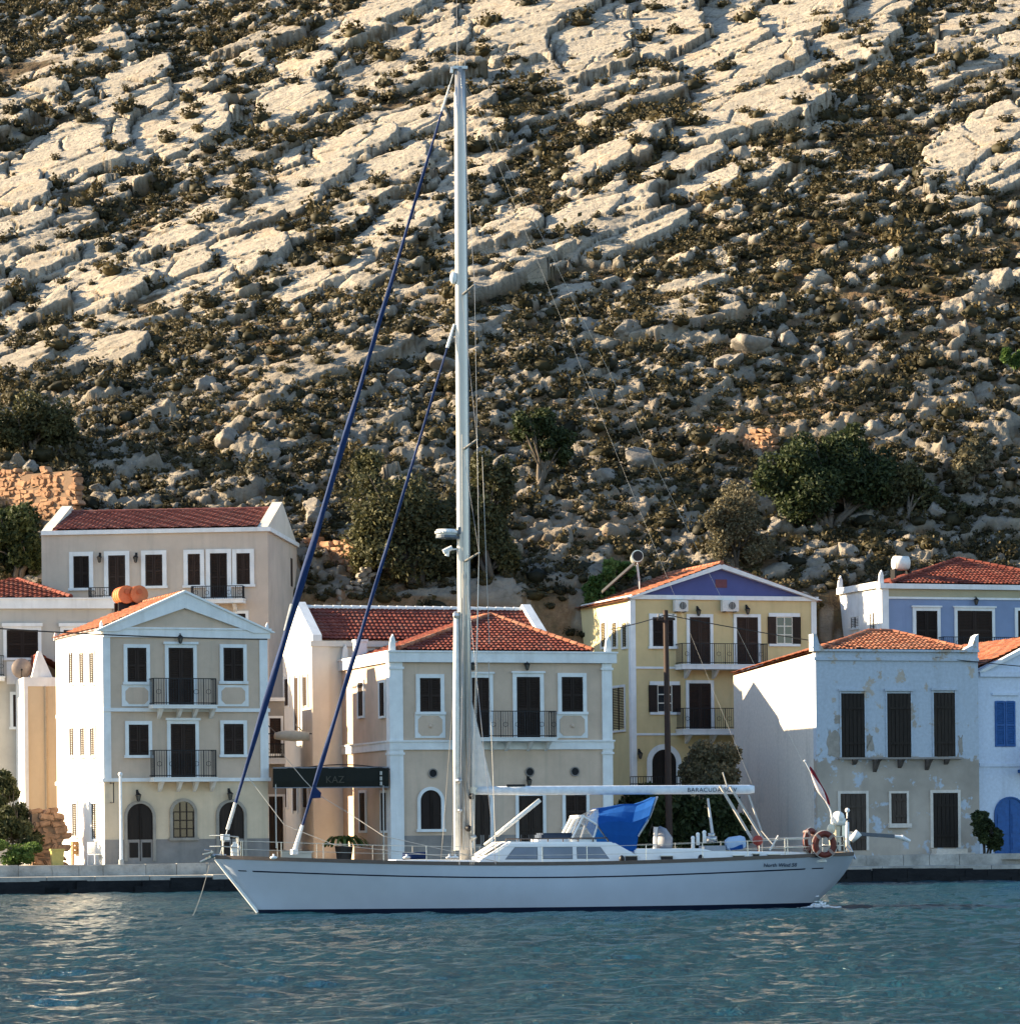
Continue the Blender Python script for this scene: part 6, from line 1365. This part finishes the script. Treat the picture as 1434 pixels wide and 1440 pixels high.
    bm = B(); c = M(391, -.22); ball(bm, c, .11, 10, 8, (1, 1, 1.6)); obj('steaming_light', bm, WH, mast, True)
    bm = B(); c = M(749, -.48); cyl(bm, c, .33, .17, 24); bmesh.ops.bevel(bm, geom=[e for e in bm.edges], offset=.05, segments=3, affect='EDGES'); rd = obj('radar', bm, plain('radar_white', (.76, .76, .74), .35), mast, True); bm = B(); cyl(bm, c+Vector((0, 0, -.12)), .3, .07, 20); obox(bm, c+Vector((.28, 0, -.15)), (.3, 0, 0), (0, .08, 0), (0, 0, .03)); obox(bm, c+Vector((.42, 0, .05)), (.1, 0, 0), (0, .1, 0), (0, 0, .1)); obj('bracket', bm, plain('radar_grey', (.10, .12, .15), .5), mast)
    bm = B(); c = M(773, -.42); tube(bm, [c+Vector((-.15, 0, -.06)), c+Vector((.1, 0, .06))], .07, 10); tube(bm, [c+Vector((0, 0, 0)), c+Vector((-.05, 0, -.18))], [.04, .06], 8); tube(bm, [c, c+Vector((.3, 0, .02))], .025, 6); obj('deck_light', bm, WH, mast)
    for py, dx, y in ((1098, -.2, -.12), (1120, .16, -.16), (1140, -.18, -.1), (1165, .05, -.2), (1178, .2, -.12)):
        bm = B(); c = M(py, dx, y); cyl(bm, c, .09, .16, 12, 'Y'); cyl(bm, c+Vector((0, -.12, 0)), .06, .1, 12, 'Y'); obj('mast_winch', bm, BLACK if py in (1120, 1165) else STEEL, mast, True)
    bm = B(); rr = random.Random(3)
    for k in range(9): x = rr.uniform(-.16, .22); tube(bm, [M(900+rr.uniform(-300, 80), x*.8, -.14), M(1040, x, -.17), M(1195, x+rr.uniform(-.08, .12), -.2)], .011, 5)
    obj('halyard', bm, ROPE, mast)
    bm = B(); tube(bm, [P3(641.5, 868, -.05), P3(641.5, 1000, -.1), P3(642.5, 1196, -.1)], [.075, .095, .09], 12); sp_ = part('spinnaker_pole', bm, plain('pole_white', (.74, .72, .66), .4), None, True); bm = B(); c = P3(641.5, 866, -.05); ball(bm, c, .1, 8, 6, (1, 1, 1.4)); obj('pole_end', bm, STEEL, sp_)
    # boom
    b0, b1 = P3(664, 1112, 0), P3(1060, 1110, .0); bm = B(); dd = (b1-b0).normalized(); tube(bm, [b0+Vector((.1, 0, 0)), b0+(b1-b0)*.2, b1-dd*.15, b1], [.11, .125, .125, .1], 14, oval=(.72, 1.05)); boom = part('boom', bm, plain('boom_white', (.62, .66, .70), .35), None, True)
    bm = B(); obox(bm, b0, (.14, 0, 0), (0, .07, 0), (0, 0, .1)); obj('gooseneck', bm, STEEL, boom); bm = B(); box(bm, P3(712, 1105, 0).x, P3(738, 1105, 0).x, -.06, .06, P3(725, 1105, 0).z-.02, P3(725, 1103, 0).z); obj('outhaul_car', bm, BLACK, boom)
    pz = P3(1000, 1110.5, 0); txt(boom, 'lettering', 'BARACUDA SC V', .17, (pz.x, -.099, pz.z-.01), plain('letter_navy', (.012, .03, .07), .6), (PI/2, math.atan2(-(b1.z-b0.z), b1.x-b0.x), 0), .002, space=1.12)
    bm = B(); v = [bm.verts.new(p) for p in (M(985, .2), P3(692, 1106, 0), P3(664, 1107, 0))]; w_ = [bm.verts.new(p.co+Vector((.0, .02, 0))) for p in v]; bm.faces.new(v); bm.faces.new(w_[::-1]); [bm.faces.new([v[i], w_[i], w_[(i+1) % 3], v[(i+1) % 3]]) for i in range(3)]; part('mainsail_clew', bm, WS)
    bm = B(); tube(bm, [P3(681, 1188, 0), P3(700, 1173, 0)], .035, 8); tube(bm, [P3(698, 1174.5, 0), P3(759, 1125, 0)], .065, 10); part('vang', bm, plain('pole_white', ()), None, True)
    bm = B()
    for a_, c_, r_ in (((1012, 1105), (1058, 1182), .045), ((1026, 1106), (1072, 1180), .04), ((1052, 1118), (1070, 1168), .028), ((1070, 1168), (1090, 1192), .016)): tube(bm, [P3(*a_, -.15), P3(*c_, -.5)], r_, 7)
    part('mainsheet', bm, ROPE)
    bm = B(); tube(bm, [P3(1016, 1086, -.1), P3(1022, 1106, -.1)], .02, 6); part('sheet_tail', bm, ROPE)
    # standing rigging
    bm = B(); w_ = .011; c = M(100)
    tube(bm, [c, P3(1058, 1106, 0)], .003, 5); part('topping_lift', bm, ROPE)
    bm = B(); tube(bm, [c, P3(1188, 1192, 0)], .003, 5); part('backstay', bm, STEEL)
    bm = B()
    for side in (-1, 1):
        cp = Vector((P3(650, 1213, 0).x, side*2.15, zd(.39)))
        for py, s3, dx in ((100, 1.15, -.05), (415, 1.4, .0), (632, 1.65, .05)):
            i = {100: 415, 415: 632, 632: 790}[py]; tip = M(i)+Vector((.22, side*s3, .12)); low = M(790)+Vector((.22, side*1.65, .12)); tube(bm, [M(py, 0, side*.1), tip, low, cp+Vector((dx, 0, 0))], .006, 5)
        tube(bm, [M(800, 0, side*.1), cp+Vector((-.35, 0, 0))], .009, 5); tube(bm, [M(805, .05, side*.1), cp+Vector((.65, 0, 0))], .009, 5)
    part('shroud', bm, STEEL)
    bm = B(); tube(bm, [P3(687, 930, -.3), P3(693, 1080, -.6), P3(697, 1197, -1.3)], .012, 5); tube(bm, [P3(688, 905, -.2), P3(678, 640, 0)], .009, 5); part('running_line', bm, ROPE)
    # headstays with furled sails
    def furled(a, b, prof, name, seg_w):
        bm = B(); n = 60; P = []
        for i in range(n+1):
            k = i/n; P.append(a+(b-a)*k)
        rad = [float(np.interp(i/n, [q[0] for q in prof], [q[1] for q in prof])) for i in range(n+1)]; dvec = (b-a).normalized(); s1 = Vector((0, 1, 0)); s2 = dvec.cross(s1); rings = []
        for i in range(n+1):
            ring = []
            for q in range(14):
                an = 2*PI*q/14; wv = 1+.16*math.sin(2*an+i*.55)+.07*math.sin(5*an-i*.9); sag = .035*math.sin(PI*i/n)
                ring.append(bm.verts.new(P[i]+(s1*math.cos(an)+s2*math.sin(an))*rad[i]*wv+Vector((.0, 0, -sag))))
            rings.append(ring)
        for r0, r1 in zip(rings, rings[1:]):
            for q in range(14): bm.faces.new([r0[q], r0[(q+1) % 14], r1[(q+1) % 14], r1[q]])
        bm.faces.new(rings[0]); bm.faces.new(rings[-1]); return part(name, bm, NAVYF, None, True)
    a, b = P3(318.5, 1172, 0), P3(637, 104, 0); L_ = lambda k: a+(b-a)*k
    g = furled(L_(.035), L_(.955), [(0, .04), (.08, .065), (.2, .09), (.42, .088), (.6, .066), (.8, .045), (1, .028)], 'furled_genoa', 1)
    bm = B(); tube(bm, [L_(.005), L_(.04)], [.05, .05], 8); obj('tack_patch', bm, WS, g); bm = B(); tube(bm, [L_(.95), L_(.985)], [.035, .025], 8); obj('head_patch', bm, WS, g); bm = B(); tube(bm, [L_(-.03), L_(1.0)], .012, 6); cyl(bm, L_(-.005), .13, .16, 14); cyl(bm, L_(-.03), .07, .1, 10); obj('furler', bm, plain('furler_white', (.75, .75, .73), .4), g)
    # added white strip, repeats the bright gable edge behind the stay
    bm = B(); tube(bm, [L_(.265)+Vector((-.07, -.05, 0)), L_(.30)+Vector((-.09, -.05, 0))], [.03, .05], 6); obj('added_white_strip', bm, WS, g)
    a2, b2 = P3(414, 1198, 0), P3(640, 452, 0); L2 = lambda k: a2+(b2-a2)*k
    g2 = furled(L2(.04), L2(.955), [(0, .035), (.1, .058), (.3, .058), (.6, .045), (1, .026)], 'furled_staysail', 1); bm = B(); tube(bm, [L2(-.005), L2(.05)], [.07, .045], 8); tube(bm, [L2(.95), L2(.995)], [.045, .03], 8); cyl(bm, L2(.0), .11, .14, 12); obj('furler', bm, plain('furler_white', ()), g2)
    bm = B(); q = [P3(441, 1104, -.06), P3(452, 1115, -.06), P3(451, 1122, -.06), P3(436, 1123, -.06)]; v = [bm.verts.new(p) for p in q]; w_ = [bm.verts.new(p+Vector((0, .12, 0))) for p in q]; bm.faces.new(v); bm.faces.new(w_[::-1]); [bm.faces.new([v[i], w_[i], w_[(i+1) % 4], v[(i+1) % 4]]) for i in range(4)]; obj('clew', bm, NAVYF, g2)
    bm = B(); tube(bm, [P3(452, 1120, 0), P3(485, 1140, -.3), P3(540, 1176, -1.1), P3(700, 1212, -1.9)], .010, 6); tube(bm, [P3(400, 1063, 0), P3(427, 1096, 0), P3(452, 1122, 0)], .010, 6); part('staysail_sheet', bm, ROPE)
    bm = B(); tube(bm, [L_(.08), P3(400, 1160, -.6), P3(470, 1188, -1.2), P3(630, 1205, -1.9)], .009, 6); part('genoa_sheet', bm, ROPE)
    # hull lettering on the quarter
    t_ = T(1090); 
    pa, pb = H((1066-303)/895, .12), H((1113-303)/895, .12); mid = (pa+pb)/2; rot = math.atan2(pb.y-pa.y, pb.x-pa.x)
    z_ = F(1090, 1216.8, mid.y)[1]; k_ = (zd((1090-303)/895)-z_)/zd((1090-303)/895); hp = H((1090-303)/895, k_, -1, .02); h2 = H((1090-303)/895, k_+.04, -1, .02); tilt = math.atan2(abs(hp.y)-abs(h2.y), hp.z-h2.z)
    txt(root, 'hull_lettering', 'North Wind 58', .16, hp, plain('letter_navy', ()), (PI/2+tilt, 0, rot), .003)
    # gangway stowed over the stern
    bm = B(); a_, c_ = P3(1196, 1172, .6), P3(1255, 1176, .6); obox(bm, (a_+c_)/2, (c_-a_)/2, (0, .2, 0), (0, 0, .05)); gw = part('gangway', bm, plain('gangway_grey', (.10, .115, .135), .5)); bm = B(); e = P3(1268, 1178, .6); tube(bm, [c_, e, P3(1279, 1183, .6)], [.04, .07, .045], 8); ball(bm, P3(1268, 1178, .6), .08, 8, 6); obj('wheel_end', bm, WH, gw); bm = B(); tube(bm, [P3(1190, 1197, .6), a_], .04, 6); tube(bm, [a_, P3(1186, 1168, .6)], .03, 6); obj('mount', bm, STEEL, gw)
    # --- things hung on the stern rail
    RED_ = plain('ring_red', (.13, .026, .016), .55, 0, .15)
    Mw = Matrix.Translation(O) @ Matrix.Rotation(YAW, 4, 'Z')
    for px, py, rr, y, rz, lab in ((1159, 1187.5, .30, -1.72, 0, 'dark red life ring facing out on the yacht stern rail'), (1139, 1182.5, .29, -1.35, .75, 'red life ring turned sideways on the rail just ahead of the outer one')):
        r = empty('life_ring', Mw @ P3(px, py, y), YAW+rz); bm = B(); seg = 28; rings = []
        for k in range(seg):
            an = 2*PI*k/seg; c = Vector((math.cos(an)*rr*.86, 0, math.sin(an)*rr)); rad = Vector((math.cos(an), 0, math.sin(an))); rings.append([bm.verts.new(c+(rad*math.cos(q*PI/5)*.085+Vector((0, 1, 0))*math.sin(q*PI/5)*.075)) for q in range(10)])
        for k in range(seg):
            for q in range(10): bm.faces.new([rings[k][q], rings[k][(q+1) % 10], rings[(k+1) % seg][(q+1) % 10], rings[(k+1) % seg][q]])
        bmesh.ops.recalc_face_normals(bm, faces=bm.faces[:]); obj('ring', bm, RED_, r, True); bm = B()
        for k in range(4): an = PI/4+k*PI/2; c = Vector((math.cos(an)*rr*.86, 0, math.sin(an)*rr)); obox(bm, c, Vector((math.cos(an), 0, math.sin(an)))*.092, (0, .083, 0), Vector((-math.sin(an), 0, math.cos(an)))*.04)
        obj('band', bm, plain('ring_band', (.28, .2, .17), .6), r); bm = B(); tube(bm, [Vector((math.cos(k*PI/12)*rr*1.22, -.03, math.sin(k*PI/12)*rr*1.3)) for k in range(25)], .012, 5); obj('grab_line', bm, ROPE, r); tag(r, lab, 'life ring', 'life rings on the stern rail')
    bm = B(); c = P3(1178, 1150, -.7); r = empty('outboard_motor', Mw @ c, YAW+.3); ball(bm, (0, 0, 0), .2, 14, 10, (.85, 1.1, .95)); box(bm, -.14, .14, -.18, .18, -.22, -.02); obj('cowling', bm, plain('motor_white', (.72, .70, .64), .35), r, True); bm = B(); tube(bm, [(-.04, 0, -.15), (-.06, 0, -.8)], [.11, .07], 10, oval=(1, 1.2)); obox(bm, (-.06, 0, -.72), (.14, 0, 0), (0, .03, 0), (0, 0, .02)); obj('leg', bm, plain('motor_cream', (.6, .55, .42), .5), r); bm = B()
    for k in range(3): an = k*2*PI/3; obox(bm, (-.08, math.cos(an)*.08, -.82+math.sin(an)*.08), (.02, 0, 0), Vector((.01, math.cos(an)*.07, math.sin(an)*.07)), Vector((.02, -math.sin(an)*.04, math.cos(an)*.04)))
    obj('propeller', bm, BLACK, r); bm = B(); tube(bm, [(.1, 0, -.1), (.4, -.02, -.02)], .03, 7); obj('tiller', bm, BLACK, r); bm = B(); obox(bm, (.1, 0, -.35), (.05, 0, 0), (0, .12, 0), (0, 0, .18)); obj('clamp', bm, STEEL, r); tag(r, 'small white outboard motor clamped to the yacht stern rail', 'outboard motor')
    # cream stern fittings: davit post with horn, canister
    bm = B(); tube(bm, [P3(1169, 1190, -.9), P3(1167, 1165, -.9)], .07, 8); ball(bm, P3(1168, 1166, -.9), .12, 10, 8, (1, 1, 1.3)); part('davit_post', bm, plain('cream_fitting', (.62, .56, .42), .5), None, True)
    bm = B(); tube(bm, [P3(1191, 1192, -.4), P3(1190.5, 1156, -.4)], .055, 8); ball(bm, P3(1191, 1139.5, -.4), .07, 8, 6); tube(bm, [P3(1190.5, 1156, -.4), P3(1191, 1139.5, -.4)], .02, 6); part('stern_light', bm, WH, None, True)
    bm = B(); tube(bm, [P3(1196, 1182, -.2), P3(1207, 1171, -.2)], [.09, .12], 8); part('cowl_vent', bm, WH, None, True)
    bm = B(); tube(bm, [P3(1190, 1190, -.9), P3(1199, 1206, -1.0)], .035, 6); tube(bm, [P3(1193, 1188, -.5), P3(1202, 1208, -.6)], .035, 6); part('boarding_ladder', bm, STEEL)
    bm = B(); p, q = F(1125, 1206, -1.5), F(1150, 1203, -1.5); box(bm, p[0], q[0], -1.65, -1.4, p[1], q[1]); part('vent_slot', bm, BLACK)
    # ensign
    a_, b_ = P3(1167, 1139, -.5), P3(1131, 1070, -.5); r = empty('ensign', Mw @ a_, YAW); tag(r, 'furled red and white ensign on a raked staff at the yacht stern', 'flag'); e = b_-a_; bm = B(); tube(bm, [Vector((0, 0, 0)), e], [.022, .016], 7); ball(bm, e, .035, 8, 6); tube(bm, [Vector((0, 0, 0)), Vector((.12, 0, -.75))], .022, 6); obj('staff', bm, plain('staff_white', (.6, .6, .6), .4), r)
    for nm, col, ph, kk in (('red_cloth', (.25, .02, .03), 0, (.08, .86)), ('white_cloth', (.72, .66, .66), 2.2, (.14, .74))):
        bm = B(); rows = []
        for i in range(22):
            k = kk[0]+(kk[1]-kk[0])*i/21; w_ = .10*math.sin(PI*i/21)**.6+.01; c = e*k; off = Vector((.045, 0, .025))*(1 if ph == 0 else -.2)
            rows.append([bm.verts.new(c+off+Vector((math.cos(q*PI/4+ph)*w_*.75, math.sin(q*PI/4+ph)*w_*.6-(.05 if ph else 0), math.sin(q*PI/4+i*.4)*.02))) for q in range(8)])
        for p, q in zip(rows, rows[1:]):
            for k in range(8): bm.faces.new([p[k], p[(k+1) % 8], q[(k+1) % 8], q[k]])
        obj(nm, bm, fabric(nm, col, .3), r, True)
    # anchor rode over the bow
    p0 = Mw @ (Vector((xb, 0, zb))+Vector((-.12, 0, -.02))); p1 = at(262, 1292, 97.3); p1.z = -.3; bm = B(); tube(bm, [p0+(p1-p0)*k/14-Vector((0, 0, .25*4*(k/14)*(1-k/14))) for k in range(15)], .010, 6); o = obj('anchor_line', bm, plain('wet_rope', (.22, .21, .19))); tag(o, 'thin anchor line dropping from the bow into the water', 'rope')
    # exhaust water boiling out under the counter
    rng = np.random.default_rng(8); c = at(1146, 1281, 99.6); n = 150; bm = B()
    for k in range(n):
        a_ = rng.normal(size=2); p = Vector((c.x+.22*a_[0]+.1, c.y-.2+.35*a_[1], .02+.10*abs(rng.normal())*math.exp(-a_[0]**2))); bmesh.ops.create_icosphere(bm, subdivisions=1, radius=float(.012+.028*rng.random()), matrix=Matrix.Translation(p) @ Matrix.Diagonal((1.6, 1.2, .6, 1)))
    o = obj('foam', bm, plain('foam_white', (.75, .77, .78), .6), None, True); tag(o, 'white splash of water under the yacht stern', 'foam', None, 'stuff')
yacht()
